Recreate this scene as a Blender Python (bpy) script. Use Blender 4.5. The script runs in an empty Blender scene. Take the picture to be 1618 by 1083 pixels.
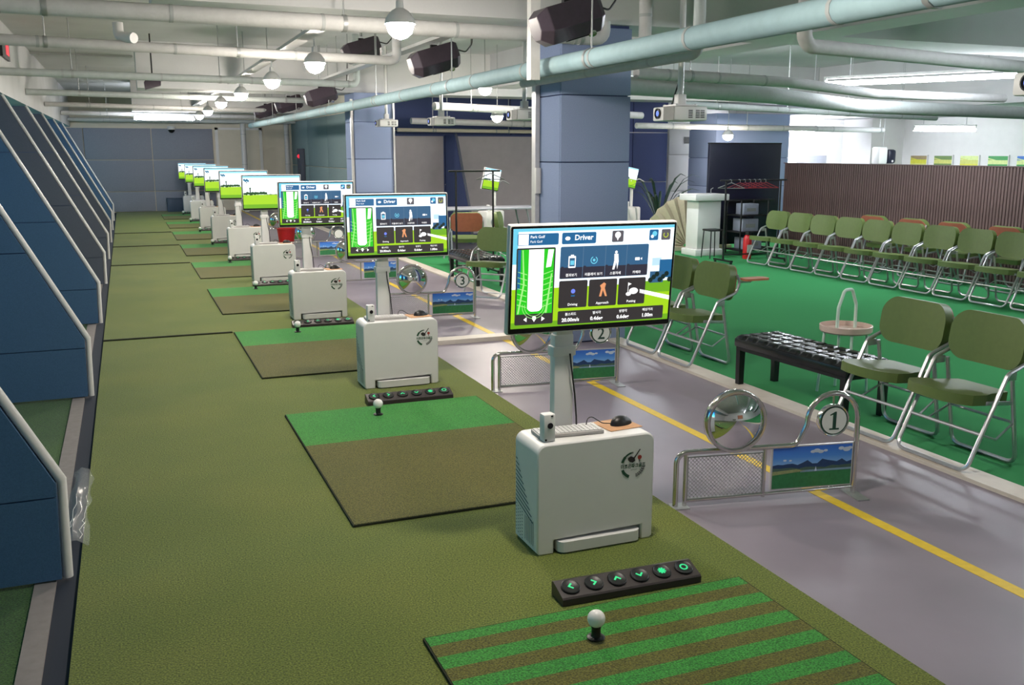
import bpy, bmesh, math, random
from mathutils import Vector, Matrix
random.seed(7)
R = math.radians
scn = bpy.context.scene
col = scn.collection

# ------------------------------------------------------------------ camera
W, H = 1618, 1083
F = 1497.05
YAW, PITCH = R(21.938), R(11.350)
cam = bpy.data.cameras.new('camera'); cam.sensor_width = 36.0; cam.lens = F / W * 36.0
cam.clip_start = 0.05; cam.clip_end = 200
co = bpy.data.objects.new('camera', cam); col.objects.link(co)
co.location = (0, 0, 1.6); co.rotation_euler = (R(90) - PITCH, 0, -YAW)
scn.camera = co
# ------------------------------------------------------------------ world / view
wd = bpy.data.worlds.new('world'); scn.world = wd; wd.use_nodes = True
wd.node_tree.nodes['Background'].inputs[0].default_value = (0.8, 0.88, 1, 1)
wd.node_tree.nodes['Background'].inputs[1].default_value = 0.05
scn.view_settings.view_transform = 'Standard'
try: scn.view_settings.look = 'None'
except Exception: pass
scn.view_settings.gamma = 1.0
scn.view_settings.use_curve_mapping = False
scn.view_settings.exposure = -0.08
scn.cycles.use_denoising = True; scn.cycles.use_adaptive_sampling = True; scn.cycles.adaptive_threshold = 0.03
scn.cycles.max_bounces = 5; scn.cycles.diffuse_bounces = 3; scn.cycles.glossy_bounces = 3
scn.cycles.sample_clamp_indirect = 4.0
scn.cycles.caustics_reflective = False; scn.cycles.caustics_refractive = False

# light levels (watts) of the lamps of the hall, used by their builders below
LAMP_W = 150.0        # pendant bulbs over the bays
BATTEN_W = 230.0     # fluorescent battens over the green carpet
SCREEN_E = 3.0       # projected golf screens in the bays

# ------------------------------------------------------------------ materials
def lin(c):
    c = c / 255.0
    return c / 12.92 if c <= 0.04045 else ((c + 0.055) / 1.055) ** 2.4
def rgb(*c):
    if len(c) == 1: c = c[0]
    return (lin(c[0]), lin(c[1]), lin(c[2]), 1.0)
MATS = {}
def mat(name, c, rough=0.6, metal=0.0, noise=0.0, nscale=20.0, bump=0.0, bscale=None, spec=0.5, c2=None, detail=4.0, stretch=None, coat=0.0):
    if name in MATS: return MATS[name]
    m = bpy.data.materials.new(name); m.use_nodes = True; MATS[name] = m
    nt = m.node_tree; b = nt.nodes['Principled BSDF']
    b.inputs['Base Color'].default_value = rgb(c)
    b.inputs['Roughness'].default_value = rough; b.inputs['Metallic'].default_value = metal
    b.inputs['Specular IOR Level'].default_value = spec
    if coat: b.inputs['Coat Weight'].default_value = coat
    m.diffuse_color = rgb(c)
    if noise or bump or c2:
        tc = nt.nodes.new('ShaderNodeTexCoord')
        vec = tc.outputs['Object']
        if stretch:
            mp = nt.nodes.new('ShaderNodeMapping'); mp.inputs['Scale'].default_value = stretch
            nt.links.new(vec, mp.inputs['Vector']); vec = mp.outputs['Vector']
        n = nt.nodes.new('ShaderNodeTexNoise'); n.inputs['Scale'].default_value = nscale; n.inputs['Detail'].default_value = detail
        nt.links.new(vec, n.inputs['Vector'])
        if noise or c2:
            r = nt.nodes.new('ShaderNodeValToRGB')
            base = Vector(rgb(c)[:3])
            a = base * (1 - noise); d = Vector(rgb(c2)[:3]) if c2 else base * (1 + noise)
            r.color_ramp.elements[0].position = 0.32; r.color_ramp.elements[1].position = 0.68
            r.color_ramp.elements[0].color = (*a, 1); r.color_ramp.elements[1].color = (*d, 1)
            nt.links.new(n.outputs['Fac'], r.inputs['Fac']); nt.links.new(r.outputs['Color'], b.inputs['Base Color'])
        if bump:
            n2 = nt.nodes.new('ShaderNodeTexNoise'); n2.inputs['Scale'].default_value = bscale or nscale * 3; n2.inputs['Detail'].default_value = 3
            nt.links.new(vec, n2.inputs['Vector'])
            bp = nt.nodes.new('ShaderNodeBump'); bp.inputs['Strength'].default_value = bump; bp.inputs['Distance'].default_value = 0.01
            nt.links.new(n2.outputs['Fac'], bp.inputs['Height']); nt.links.new(bp.outputs['Normal'], b.inputs['Normal'])
    return m
def turf_mat(name, c, c2):
    """short artificial turf: fine fibre speckle over broad wear patches"""
    m = bpy.data.materials.new(name); m.use_nodes = True; MATS[name] = m
    nt = m.node_tree; b = nt.nodes['Principled BSDF']; b.inputs['Roughness'].default_value = 0.95
    b.inputs['Specular IOR Level'].default_value = 0.15
    b.inputs['Sheen Weight'].default_value = 0.15
    tc = nt.nodes.new('ShaderNodeTexCoord')
    def noise(scale, det):
        n = nt.nodes.new('ShaderNodeTexNoise'); n.inputs['Scale'].default_value = scale; n.inputs['Detail'].default_value = det
        nt.links.new(tc.outputs['Object'], n.inputs['Vector']); return n.outputs['Fac']
    def mix(kind, fac, a, bb):
        x = nt.nodes.new('ShaderNodeMix'); x.data_type = 'RGBA'; x.blend_type = kind
        if isinstance(fac, float): x.inputs[0].default_value = fac
        else: nt.links.new(fac, x.inputs[0])
        for i, v in ((6, a), (7, bb)):
            if isinstance(v, tuple): x.inputs[i].default_value = v
            else: nt.links.new(v, x.inputs[i])
        return x.outputs[2]
    rp = nt.nodes.new('ShaderNodeValToRGB'); nt.links.new(noise(1.3, 3), rp.inputs['Fac'])
    rp.color_ramp.elements[0].position = .35; rp.color_ramp.elements[1].position = .7
    rp.color_ramp.elements[0].color = rgb(c); rp.color_ramp.elements[1].color = rgb(c2)
    sp = nt.nodes.new('ShaderNodeValToRGB'); nt.links.new(noise(150, 3), sp.inputs['Fac'])
    sp.color_ramp.elements[0].position = .3; sp.color_ramp.elements[1].position = .72
    sp.color_ramp.elements[0].color = (.30, .32, .30, 1); sp.color_ramp.elements[1].color = (1.6, 1.55, 1.4, 1)
    nt.links.new(mix('MULTIPLY', 1.0, rp.outputs['Color'], sp.outputs['Color']), b.inputs['Base Color'])
    bp = nt.nodes.new('ShaderNodeBump'); bp.inputs['Strength'].default_value = .6; bp.inputs['Distance'].default_value = .008
    nt.links.new(noise(170, 4), bp.inputs['Height']); nt.links.new(bp.outputs['Normal'], b.inputs['Normal'])
    m.diffuse_color = rgb(c); return m
def emit(name, c, s=1.0):
    if name in MATS: return MATS[name]
    m = bpy.data.materials.new(name); m.use_nodes = True; MATS[name] = m
    nt = m.node_tree; b = nt.nodes['Principled BSDF']
    b.inputs['Base Color'].default_value = (0.01, 0.01, 0.01, 1)
    b.inputs['Emission Color'].default_value = rgb(c); b.inputs['Emission Strength'].default_value = s
    b.inputs['Roughness'].default_value = 0.4
    m.diffuse_color = rgb(c)
    if s < 5: m.cycles.emission_sampling = 'NONE'      # dim displays need no direct light sampling
    return m
def grad(name, stops, axis=2, lo=0.0, hi=1.0, emission=None):
    """colour ramp along an object axis (a printed or displayed picture's own sky)"""
    m = bpy.data.materials.new(name); m.use_nodes = True; MATS[name] = m
    nt = m.node_tree; b = nt.nodes['Principled BSDF']; b.inputs['Roughness'].default_value = .45
    tc = nt.nodes.new('ShaderNodeTexCoord'); sx = nt.nodes.new('ShaderNodeSeparateXYZ'); nt.links.new(tc.outputs['Object'], sx.inputs[0])
    mr = nt.nodes.new('ShaderNodeMapRange'); mr.inputs[1].default_value = lo; mr.inputs[2].default_value = hi
    nt.links.new(sx.outputs[axis], mr.inputs[0])
    r = nt.nodes.new('ShaderNodeValToRGB'); nt.links.new(mr.outputs[0], r.inputs[0])
    while len(r.color_ramp.elements) < len(stops): r.color_ramp.elements.new(.5)
    for e, (p, c) in zip(r.color_ramp.elements, stops): e.position = p; e.color = rgb(c)
    if emission is None: nt.links.new(r.outputs[0], b.inputs['Base Color'])
    else:
        b.inputs['Base Color'].default_value = (.01, .01, .01, 1)
        nt.links.new(r.outputs[0], b.inputs['Emission Color']); b.inputs['Emission Strength'].default_value = emission
    return m

turf = turf_mat('turf_fairway', (98, 112, 46), (112, 121, 54))
turf_green = turf_mat('turf_green', (52, 134, 56), (68, 146, 60))
turf_brown = turf_mat('turf_brown', (94, 94, 40), (102, 98, 44))
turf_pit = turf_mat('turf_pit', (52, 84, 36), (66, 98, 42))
M = lambda n: MATS[n]
mat('carpet', (56, 132, 80), .97, noise=.10, nscale=260, bump=.25, bscale=500, spec=.1)
mat('lino', (136, 127, 138), .42, noise=.06, nscale=3, bump=.02, bscale=300)
mat('lino_dark', (82, 80, 88), .5, noise=.06, nscale=3)
mat('yellow', (222, 188, 44), .5, noise=.06, nscale=30)
mat('kerb', (206, 196, 184), .5, noise=.05, nscale=12)
mat('seam_dark', (34, 38, 18), .95, noise=.2, nscale=90)
mat('hanger_red', (126, 36, 46), .4, noise=.05, nscale=30)
mat('box_grey', (132, 136, 150), .5, noise=.05, nscale=20)
mat('navy_gap', (16, 30, 48), .8)
mat('grey_strip', (134, 126, 122), .7, noise=.08, nscale=25)
mat('blue_felt', (76, 104, 136), .95, noise=.08, nscale=180, bump=.25, bscale=400, spec=.1)
mat('grey_felt', (92, 96, 108), .95, noise=.08, nscale=180, bump=.25, bscale=400, spec=.1)
mat('col_felt', (140, 153, 184), .95, noise=.07, nscale=160, bump=.3, bscale=420, spec=.1)
mat('far_felt', (144, 148, 160), .95, noise=.06, nscale=60, bump=.2, bscale=300, spec=.1)
mat('teal_felt', (132, 150, 152), .95, noise=.06, nscale=60, bump=.2, bscale=300, spec=.1)
mat('navy_felt', (74, 84, 122), .95, noise=.08, nscale=120, bump=.25, bscale=400, spec=.1)
mat('screen_cloth', (172, 166, 168), .9, noise=.04, nscale=6)
mat('white_paint', (226, 224, 222), .6, noise=.02, nscale=6)
mat('cream', (214, 206, 188), .7, noise=.03, nscale=4)
mat('ceiling_paint', (202, 202, 203), .85, noise=.05, nscale=1.6, bump=.15, bscale=40)
mat('ceiling_board', (88, 86, 78), .9, noise=.10, nscale=3, bump=.2, bscale=60)
mat('pipe_lag', (192, 191, 190), .75, noise=.05, nscale=14, bump=.2, bscale=50)
mat('pipe_green', (176, 182, 180), .7, noise=.05, nscale=14, bump=.2, bscale=50)
mat('pipe_teal', (152, 178, 184), .7, noise=.05, nscale=14, bump=.2, bscale=50)
mat('band', (166, 168, 168), .6)
mat('white_plastic', (224, 222, 220), .38, noise=.01, nscale=10)
mat('white_metal', (214, 212, 210), .35, noise=.02, nscale=20)
mat('trim_metal', (206, 204, 204), .32, metal=.35, noise=.04, nscale=30)
mat('chair_tube', (196, 196, 200), .3, metal=.75, noise=.04, nscale=30)
mat('chrome', (214, 212, 208), .14, metal=1.0, noise=.03, nscale=20)
mat('mirror', (236, 236, 236), .02, metal=1.0, noise=.01, nscale=3)
mat('steel_rod', (170, 172, 172), .45, metal=.6, noise=.04, nscale=40)
mat('olive_vinyl', (88, 106, 50), .5, noise=.05, nscale=30, bump=.06, bscale=240)
mat('shell_brown', (158, 92, 70), .5, noise=.08, nscale=20)
mat('tablet_wood', (186, 116, 84), .45, noise=.10, nscale=14, stretch=(1, 8, 1))
mat('black_vinyl', (26, 28, 28), .22, noise=.15, nscale=30, bump=.05, bscale=200)
mat('black_metal', (20, 20, 22), .4, noise=.1, nscale=40)
mat('black_plastic', (24, 23, 24), .42, noise=.1, nscale=40)
mat('bar_plastic', (62, 54, 54), .4, noise=.05, nscale=40)
mat('sensor_black', (62, 52, 62), .3, noise=.08, nscale=30)
mat('sensor_lens', (10, 8, 10), .08, noise=.05, nscale=30)
mat('bezel', (8, 8, 9), .2, noise=.05, nscale=30)
mat('pink_tray', (216, 190, 178), .4, noise=.02, nscale=20)
mat('mint_tube', (206, 226, 214), .35, noise=.02, nscale=20)
mat('wood_dark', (86, 66, 63), .5, noise=.18, nscale=9, stretch=(3, 3, .35))
mat('wood_back', (44, 32, 34), .8, noise=.1, nscale=9)
mat('pad_tan', (196, 150, 110), .7, noise=.06, nscale=60)
mat('key_grey', (176, 172, 170), .5, noise=.03, nscale=60)
mat('vent_dark', (18, 74, 84), .7, noise=.05, nscale=60)
mat('ball_white', (240, 236, 232), .3, noise=.01, nscale=10)
mat('red', (190, 30, 34), .4, noise=.05, nscale=30)
mat('logo_green', (30, 74, 50), .6, noise=.03, nscale=60)
mat('logo_dark', (38, 30, 32), .5, noise=.03, nscale=60)
mat('logo_red', (168, 62, 52), .6, noise=.03, nscale=60)
mat('logo_grey', (120, 120, 118), .6, noise=.03, nscale=60)
mat('board_black', (20, 22, 42), .35, noise=.06, nscale=4)
mat('beige_fan', (206, 192, 166), .7, noise=.04, nscale=30)
mat('leaf', (40, 62, 52), .5, noise=.2, nscale=12)
mat('disc_white', (226, 228, 224), .4, noise=.02, nscale=30)
mat('digit_green', (26, 66, 52), .5, noise=.03, nscale=30)
mat('table_grey', (150, 152, 160), .45, noise=.03, nscale=12)
mat('glass', (205, 225, 222), .08, noise=.01, nscale=5)
mat('grey_box', (60, 78, 100), .6, noise=.05, nscale=20)
# lapped joints of the wrapped pipe
_nt = MATS['pipe_teal'].node_tree; _w = _nt.nodes.new('ShaderNodeTexWave'); _w.wave_type = 'BANDS'; _w.bands_direction = 'Y'; _w.inputs['Scale'].default_value = 2.6; _w.inputs['Distortion'].default_value = .6; _w.wave_profile = 'SAW'
_tc = _nt.nodes.new('ShaderNodeTexCoord'); _nt.links.new(_tc.outputs['Object'], _w.inputs['Vector'])
_b = _nt.nodes.new('ShaderNodeBump'); _b.inputs['Strength'].default_value = .5; _b.inputs['Distance'].default_value = .012; _nt.links.new(_w.outputs['Fac'], _b.inputs['Height']); _nt.links.new(_b.outputs['Normal'], _nt.nodes['Principled BSDF'].inputs['Normal'])
# prints
mat('p_mount', (30, 62, 108), .5, noise=.1, nscale=60)
mat('p_mount2', (70, 100, 90), .5, noise=.1, nscale=60)
mat('p_lake', (126, 160, 184), .5, noise=.05, nscale=60)
mat('p_sand', (150, 160, 110), .5, noise=.12, nscale=80)
mat('p_grass', (48, 124, 74), .5, noise=.12, nscale=60)
mat('p_cloud', (206, 220, 240), .5, noise=.05, nscale=60)
grad('p_sky', [(0, (160, 206, 244)), (.5, (74, 142, 228)), (1, (34, 92, 204))], 2, .14, .27)
for n, c in (('a_yellow', (206, 204, 60)), ('a_olive', (96, 126, 62)), ('a_lime', (202, 204, 108)), ('a_green', (44, 142, 66)), ('a_blue', (50, 112, 196)), ('a_pale', (214, 228, 150)), ('a_brown', (150, 132, 96))):
    mat(n, c, .5, noise=.10, nscale=14)

# ------------------------------------------------------------------ mesh builder
class MB:
    def __init__(s): s.v = []; s.f = []; s.m = []; s.sm = []
    def add(s, vs, fs, mi=0, smooth=False):
        o = len(s.v); s.v += [tuple(v) for v in vs]
        for f in fs: s.f.append(tuple(i + o for i in f)); s.m.append(mi); s.sm.append(smooth)
        return s
    def box(s, c, size, rot=None, mi=0):
        x, y, z = (d / 2 for d in size)
        vs = [Vector((a * x, b * y, e * z)) for e in (-1, 1) for b in (-1, 1) for a in (-1, 1)]
        if rot is not None: vs = [rot @ v for v in vs]
        c = Vector(c)
        return s.add([v + c for v in vs], [(0, 2, 3, 1), (4, 5, 7, 6), (0, 1, 5, 4), (2, 6, 7, 3), (0, 4, 6, 2), (1, 3, 7, 5)], mi)
    def b2(s, lo, hi, mi=0):
        return s.box([(a + b) / 2 for a, b in zip(lo, hi)], [b - a for a, b in zip(lo, hi)], None, mi)
    def rbox(s, c, size, r, rot=None, mi=0, seg=2):
        bm = bmesh.new(); bmesh.ops.create_cube(bm, size=1.0)
        for v in bm.verts: v.co = Vector((v.co.x * size[0], v.co.y * size[1], v.co.z * size[2]))
        bmesh.ops.bevel(bm, geom=bm.edges[:], offset=min(r, min(size) * .49), segments=seg, profile=.5, affect='EDGES')
        s.addbm(bm, c, rot, mi); return s
    def addbm(s, bm, c=(0, 0, 0), rot=None, mi=0, smooth=True):
        bm.verts.ensure_lookup_table(); c = Vector(c)
        vs = [(rot @ v.co if rot is not None else v.co) + c for v in bm.verts]
        for i, v in enumerate(bm.verts): v.index = i
        s.add(vs, [[v.index for v in f.verts] for f in bm.faces], mi, smooth); bm.free(); return s
    def tube(s, pts, r, n=8, closed=False, mi=0, cap=True):
        pts = [Vector(p) for p in pts]; N = len(pts); rs = r if isinstance(r, (list, tuple)) else [r] * N
        ring = []; prev = None
        for i, p in enumerate(pts):
            a = pts[(i - 1) % N] if (closed or i > 0) else p; b = pts[(i + 1) % N] if (closed or i < N - 1) else p
            t = (b - a).normalized()
            if prev is None:
                u = t.orthogonal().normalized()
            else:
                u = prev - t * prev.dot(t)
                u = u.normalized() if u.length > 1e-6 else t.orthogonal().normalized()
            prev = u; w = t.cross(u)
            ring.append([p + (u * math.cos(2 * math.pi * k / n) + w * math.sin(2 * math.pi * k / n)) * rs[i] for k in range(n)])
        vs = [v for g in ring for v in g]; fs = []
        L = N if closed else N - 1
        for i in range(L):
            j = (i + 1) % N
            for k in range(n): fs.append((i * n + k, i * n + (k + 1) % n, j * n + (k + 1) % n, j * n + k))
        s.add(vs, fs, mi, True)
        if cap and not closed:
            s.add(ring[0], [tuple(range(n))[::-1]], mi); s.add(ring[-1], [tuple(range(n))], mi)
        return s
    def cyl(s, p0, p1, r, n=16, mi=0): return s.tube([p0, p1], r, n, mi=mi)
    def lathe(s, prof, n=20, c=(0, 0, 0), rot=None, mi=0):
        vs = []; c = Vector(c)
        for r, z in prof:
            for k in range(n):
                a = 2 * math.pi * k / n; v = Vector((r * math.cos(a), r * math.sin(a), z))
                vs.append((rot @ v if rot is not None else v) + c)
        fs = []
        for i in range(len(prof) - 1):
            for k in range(n): fs.append((i * n + k, i * n + (k + 1) % n, (i + 1) * n + (k + 1) % n, (i + 1) * n + k))
        if prof[0][0] > 1e-6: fs.append(tuple(range(n))[::-1])
        if prof[-1][0] > 1e-6: fs.append(tuple((len(prof) - 1) * n + k for k in range(n)))
        return s.add(vs, fs, mi, True)
    def prism(s, poly, axis, lo, hi, mi=0, smooth=False):
        """poly: 2D outline; axis 1 -> (x,z) along y, 0 -> (y,z) along x, 2 -> (x,y) along z"""
        def P(p, t): return (p[0], t, p[1]) if axis == 1 else (t, p[0], p[1]) if axis == 0 else (p[0], p[1], t)
        n = len(poly); vs = [P(p, lo) for p in poly] + [P(p, hi) for p in poly]
        fs = [tuple(range(n)), tuple(range(2 * n - 1, n - 1, -1))] + [(i, i + n, (i + 1) % n + n, (i + 1) % n) for i in range(n)]
        bm = bmesh.new(); bv = [bm.verts.new(v) for v in vs]
        for f in fs: bm.faces.new([bv[i] for i in f])
        bmesh.ops.recalc_face_normals(bm, faces=bm.faces[:])
        return s.addbm(bm, mi=mi, smooth=smooth)
    def flat(s, poly, y, mi=0):            # polygon in the x-z plane facing -y
        a = sum(poly[i][0] * poly[(i + 1) % len(poly)][1] - poly[(i + 1) % len(poly)][0] * poly[i][1] for i in range(len(poly)))
        if a < 0: poly = poly[::-1]
        return s.add([(p[0], y, p[1]) for p in poly], [tuple(range(len(poly)))], mi)
    def rect(s, x0, z0, x1, z1, y, mi=0): return s.flat([(x0, z0), (x1, z0), (x1, z1), (x0, z1)], y, mi)
    def rrect(s, x0, z0, x1, z1, r, y, mi=0): return s.flat(rr(x0, z0, x1, z1, r), y, mi)
    def disc(s, x, z, r, y, mi=0, n=18, sx=1.0): return s.flat([(x + r * sx * math.cos(2 * math.pi * k / n), z + r * math.sin(2 * math.pi * k / n)) for k in range(n)], y, mi)
    def ringflat(s, x, z, r0, r1, y, mi=0, a0=0, a1=360, n=24):
        for k in range(n):
            p = R(a0 + (a1 - a0) * k / n); q = R(a0 + (a1 - a0) * (k + 1) / n)
            s.flat([(x + r0 * math.cos(p), z + r0 * math.sin(p)), (x + r1 * math.cos(p), z + r1 * math.sin(p)), (x + r1 * math.cos(q), z + r1 * math.sin(q)), (x + r0 * math.cos(q), z + r0 * math.sin(q))], y, mi)
        return s
    def text(s, body, x, z, size, y, mi=0, center=True, bold=0.0, sx=1.0):
        vs, fs, w = text_mesh(body, bold)
        ox = -w / 2 if center else 0
        return s.add([(x + (v[0] + ox) * size * sx, y, z + v[1] * size) for v in vs], fs, mi)
    def mesh(s, name, mats):
        me = bpy.data.meshes.new(name); me.from_pydata(s.v, [], s.f)
        for m in (mats if isinstance(mats, (list, tuple)) else [mats]): me.materials.append(MATS[m] if isinstance(m, str) else m)
        me.polygons.foreach_set('material_index', s.m); me.polygons.foreach_set('use_smooth', s.sm)
        if any(s.sm): me.set_sharp_from_angle(angle=R(40))
        me.update(); return me
    def build(s, name, mats, parent=None, label=None):
        o = bpy.data.objects.new(name, s.mesh(name, mats)); col.objects.link(o)
        if parent is not None: o.parent = parent
        if label: o['label'] = label
        return o
def rr(x0, z0, x1, z1, r, n=4):
    out = []
    for cx, cz, a in ((x1 - r, z1 - r, 0), (x0 + r, z1 - r, 90), (x0 + r, z0 + r, 180), (x1 - r, z0 + r, 270)):
        for k in range(n + 1):
            t = R(a + 90 * k / n); out.append((cx + r * math.cos(t), cz + r * math.sin(t)))
    return out
_tm = {}
def text_mesh(body, bold=0.0):
    if (body, bold) in _tm: return _tm[(body, bold)]
    cu = bpy.data.curves.new('t', 'FONT'); cu.body = body; cu.size = 1.0; cu.resolution_u = 2; cu.offset = bold; cu.fill_mode = 'FRONT'
    ob = bpy.data.objects.new('t', cu); col.objects.link(ob)
    dg = bpy.context.evaluated_depsgraph_get(); me = bpy.data.meshes.new_from_object(ob.evaluated_get(dg))
    vs = [(v.co.x, v.co.y) for v in me.vertices]; fs = [tuple(p.vertices) for p in me.polygons]
    w = max([v[0] for v in vs], default=0); bpy.data.objects.remove(ob); bpy.data.curves.remove(cu); bpy.data.meshes.remove(me)
    _tm[(body, bold)] = (vs, fs, w); return _tm[(body, bold)]

def arc(p0, p1, p2, r, n=4):
    """rounded corner at p1"""
    p0, p1, p2 = Vector(p0), Vector(p1), Vector(p2)
    a = (p0 - p1).normalized(); b = (p2 - p1).normalized(); h = a.angle(b) / 2
    d = min(r / math.tan(h), (p0 - p1).length * .49, (p2 - p1).length * .49); rad = d * math.tan(h)
    c = p1 + (a + b).normalized() * (rad / math.sin(h)); s = p1 + a * d - c; e = p1 + b * d - c
    out = []
    ang = s.angle(e)
    for k in range(n + 1):
        t = k / n; out.append(c + (s * math.sin((1 - t) * ang) + e * math.sin(t * ang)) / max(math.sin(ang), 1e-6))
    return out
def rounded(pts, r, closed=False, n=4):
    out = []; N = len(pts)
    for i, p in enumerate(pts):
        if not closed and i in (0, N - 1): out.append(Vector(p))
        else: out += arc(pts[i - 1], p, pts[(i + 1) % N], r if not isinstance(r, (list, tuple)) else r[i], n)
    return out
def empty(name, loc=(0, 0, 0), rz=0.0, parent=None):
    o = bpy.data.objects.new(name, None); col.objects.link(o); o.location = loc; o.rotation_euler = (0, 0, rz)
    o.empty_display_size = .1
    if parent is not None: o.parent = parent
    return o
def tag(o, label=None, cat=None, group=None, kind=None):
    if label: o['label'] = label
    if cat: o['category'] = cat
    if group: o['group'] = group
    if kind: o['kind'] = kind
    return o
def kids(o): return [c for c in ALLKIDS(o)]
def ALLKIDS(o): return list(o.children)
def copy_tree(o, parent=None):
    c = o.copy(); col.objects.link(c); c.parent = parent
    for ch in list(o.children): copy_tree(ch, c)
    return c
def place(o, loc, rz=0.0): o.location = loc; o.rotation_euler = (0, 0, rz); return o
def struct(name, mb, mats, label, cat, parent=None):
    return tag(mb.build(name, mats, parent), label, cat, kind='structure')
ORD = ['first', 'second', 'third', 'fourth', 'fifth', 'sixth', 'seventh', 'eighth', 'ninth', 'tenth', 'eleventh', 'twelfth']

# ------------------------------------------------------------------ the hall: floors
ZC = 3.4                        # ceiling height
BP = 2.96                       # bay pitch along the hall
XL, XR, YN, YF = -3.2, 16.0, -4.0, 28.2
struct('floor', MB().b2((XL - .2, YN - .2, -.14), (XR + .2, YF + .2, -.03)), 'lino_dark', 'dark grey concrete slab under the whole hall', 'floor')
struct('floor_walkway', MB().b2((2.22, YN, -.03), (3.78, YF, -.008)), 'lino', 'grey vinyl walkway between the turf bays and the green carpet', 'floor')
struct('floor_carpet', MB().b2((3.93, YN, -.03), (XR, 14.6, 0)), 'carpet', 'bright green carpet of the seating area', 'floor')
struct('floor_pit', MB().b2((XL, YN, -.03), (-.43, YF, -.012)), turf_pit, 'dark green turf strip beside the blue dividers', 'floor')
struct('trim_1', MB().b2((3.78, YN, -.03), (3.93, YF, .012)), 'kerb', 'pale kerb along the edge of the green carpet', 'kerb')
struct('trim_2', MB().b2((-.43, YN, -.03), (-.355, YF, -.004)), 'grey_strip', 'grey edging strip left of the turf', 'edging')
struct('trim_3', MB().b2((-.355, YN, -.03), (-.275, YF, -.016)), 'navy_gap', 'dark navy gap along the left edge of the turf', 'gap')
struct('trim_4', MB().b2((2.95, YN, -.008), (3.01, YF, -.0065)), 'yellow', 'yellow guide line along the grey walkway', 'line')
struct('trim_5', MB().b2((2.225, 7.55, -.008), (3.33, 7.70, .03)), 'kerb', 'pale threshold bar across the walkway at the blue column', 'threshold')
# turf platform: sections with visible seams
ft = empty('floor_turf'); tag(ft, 'olive artificial turf platform running along all bays', 'turf', kind='structure')
cuts = [YN, 8.76, 14.72, 17.68, 20.64, YF]
for a, b in zip(cuts, cuts[1:]):
    MB().b2((-.275, a + .006, -.03), (2.22, b - .006, 0)).build('turf_section', turf, ft)
    if a > 0: MB().b2((-.275, a - .02, -.02), (.80, a + .012, .011)).build('seam_edge', 'seam_dark', ft)

# ------------------------------------------------------------------ hitting mats
for k in range(9):
    y1 = 2.80 + BP * k; y0 = y1 - 1.90; x0, x1 = .815, 2.06
    mt = empty('hitting_mat', ((x0 + x1) / 2, (y0 + y1) / 2, 0))
    tag(mt, 'striped green and brown hitting mat at the bottom of the picture' if k == 0 else
        'green topped brown hitting mat in the %s bay from the camera' % ORD[k], 'mat', 'hitting mats')
    hx, hy = (x1 - x0) / 2, (y1 - y0) / 2
    e = MB()
    for lo, hi in (((-hx - .006, -hy - .006), (hx + .006, -hy)), ((-hx - .006, hy), (hx + .006, hy + .006)), ((-hx - .006, -hy), (-hx, hy)), ((hx, -hy), (hx + .006, hy))):
        e.b2((*lo, 0), (*hi, .010))
    e.build('mat_edge', 'seam_dark', mt)
    if k == 0:
        yy = hy; i = 0
        while yy > -hy + .001:
            w = .075 if i else .06; lo = max(-hy, yy - w)
            MB().b2((-hx, lo, 0), (hx - (.0 if i else .0), yy, .012)).build('stripe', turf_green if i % 2 == 0 else turf_brown, mt)
            yy = lo; i += 1
    else:
        MB().b2((-hx, hy - .69, 0), (hx, hy, .012)).build('green_strip', turf_green, mt)
        MB().b2((-hx, -hy, 0), (hx, hy - .69, .012)).build('brown_field', turf_brown, mt)

# ------------------------------------------------------------------ walls
struct('wall_left', MB().b2((XL - .2, YN, -.03), (XL, YF, ZC)), 'white_paint', 'left wall behind the simulator screens', 'wall')
struct('wall_near', MB().b2((XL, YN - .2, -.03), (XR, YN, ZC)), 'white_paint', 'near end wall behind the camera', 'wall')
struct('wall_right', MB().b2((XR, YN, -.03), (XR + .2, 17.7, ZC)), 'white_paint', 'white right wall with a row of pictures', 'wall')
wf = struct('wall_far', MB().b2((XL, YF, -.03), (4.75, YF + .2, ZC)), 'cream', 'cream far end wall of the bays', 'wall')
for i, (a, b) in enumerate(((-3.15, -.95), (-.95, .75), (.75, 2.36))):
    for (c, d) in ((0, .55), (.55, 1.40), (1.40, 2.25)):
        MB().rbox(((a + b) / 2, YF - .02, (c + d) / 2), (b - a - .02, .04, d - c - .02), .006).build('wall_panel', 'far_felt', wf)
MB().b2((2.42, YF - .03, 0), (2.50, YF, 2.28)).build('door_frame', 'white_paint', wf)
MB().b2((3.62, YF - .03, 0), (3.70, YF, 2.28)).build('door_frame', 'white_paint', wf)
MB().b2((2.42, YF - .03, 2.22), (3.70, YF, 2.28)).build('door_frame', 'white_paint', wf)
MB().b2((2.50, YF - .02, 0), (3.62, YF - .001, 2.22)).build('door_leaf', 'cream', wf)
ws = struct('wall_side', MB().b2((4.55, 17.5, -.03), (4.75, YF, ZC)), 'cream', 'short side wall clad in teal grey panels behind the far column', 'wall')
for (a, b) in ((17.55, 20.2), (20.2, 22.9), (22.9, 25.5), (25.5, 28.1)):
    for (c, d) in ((0, 1.25), (1.25, 2.45)):
        MB().rbox((4.53, (a + b) / 2, (c + d) / 2), (.04, b - a - .02, d - c - .02), .006).build('wall_panel', 'teal_felt', ws)
wb = struct('wall_back', MB().b2((4.55, 17.5, -.03), (XR, 17.7, ZC)), 'white_paint', 'back wall of the second row of booths and white seating area', 'wall')
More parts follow.
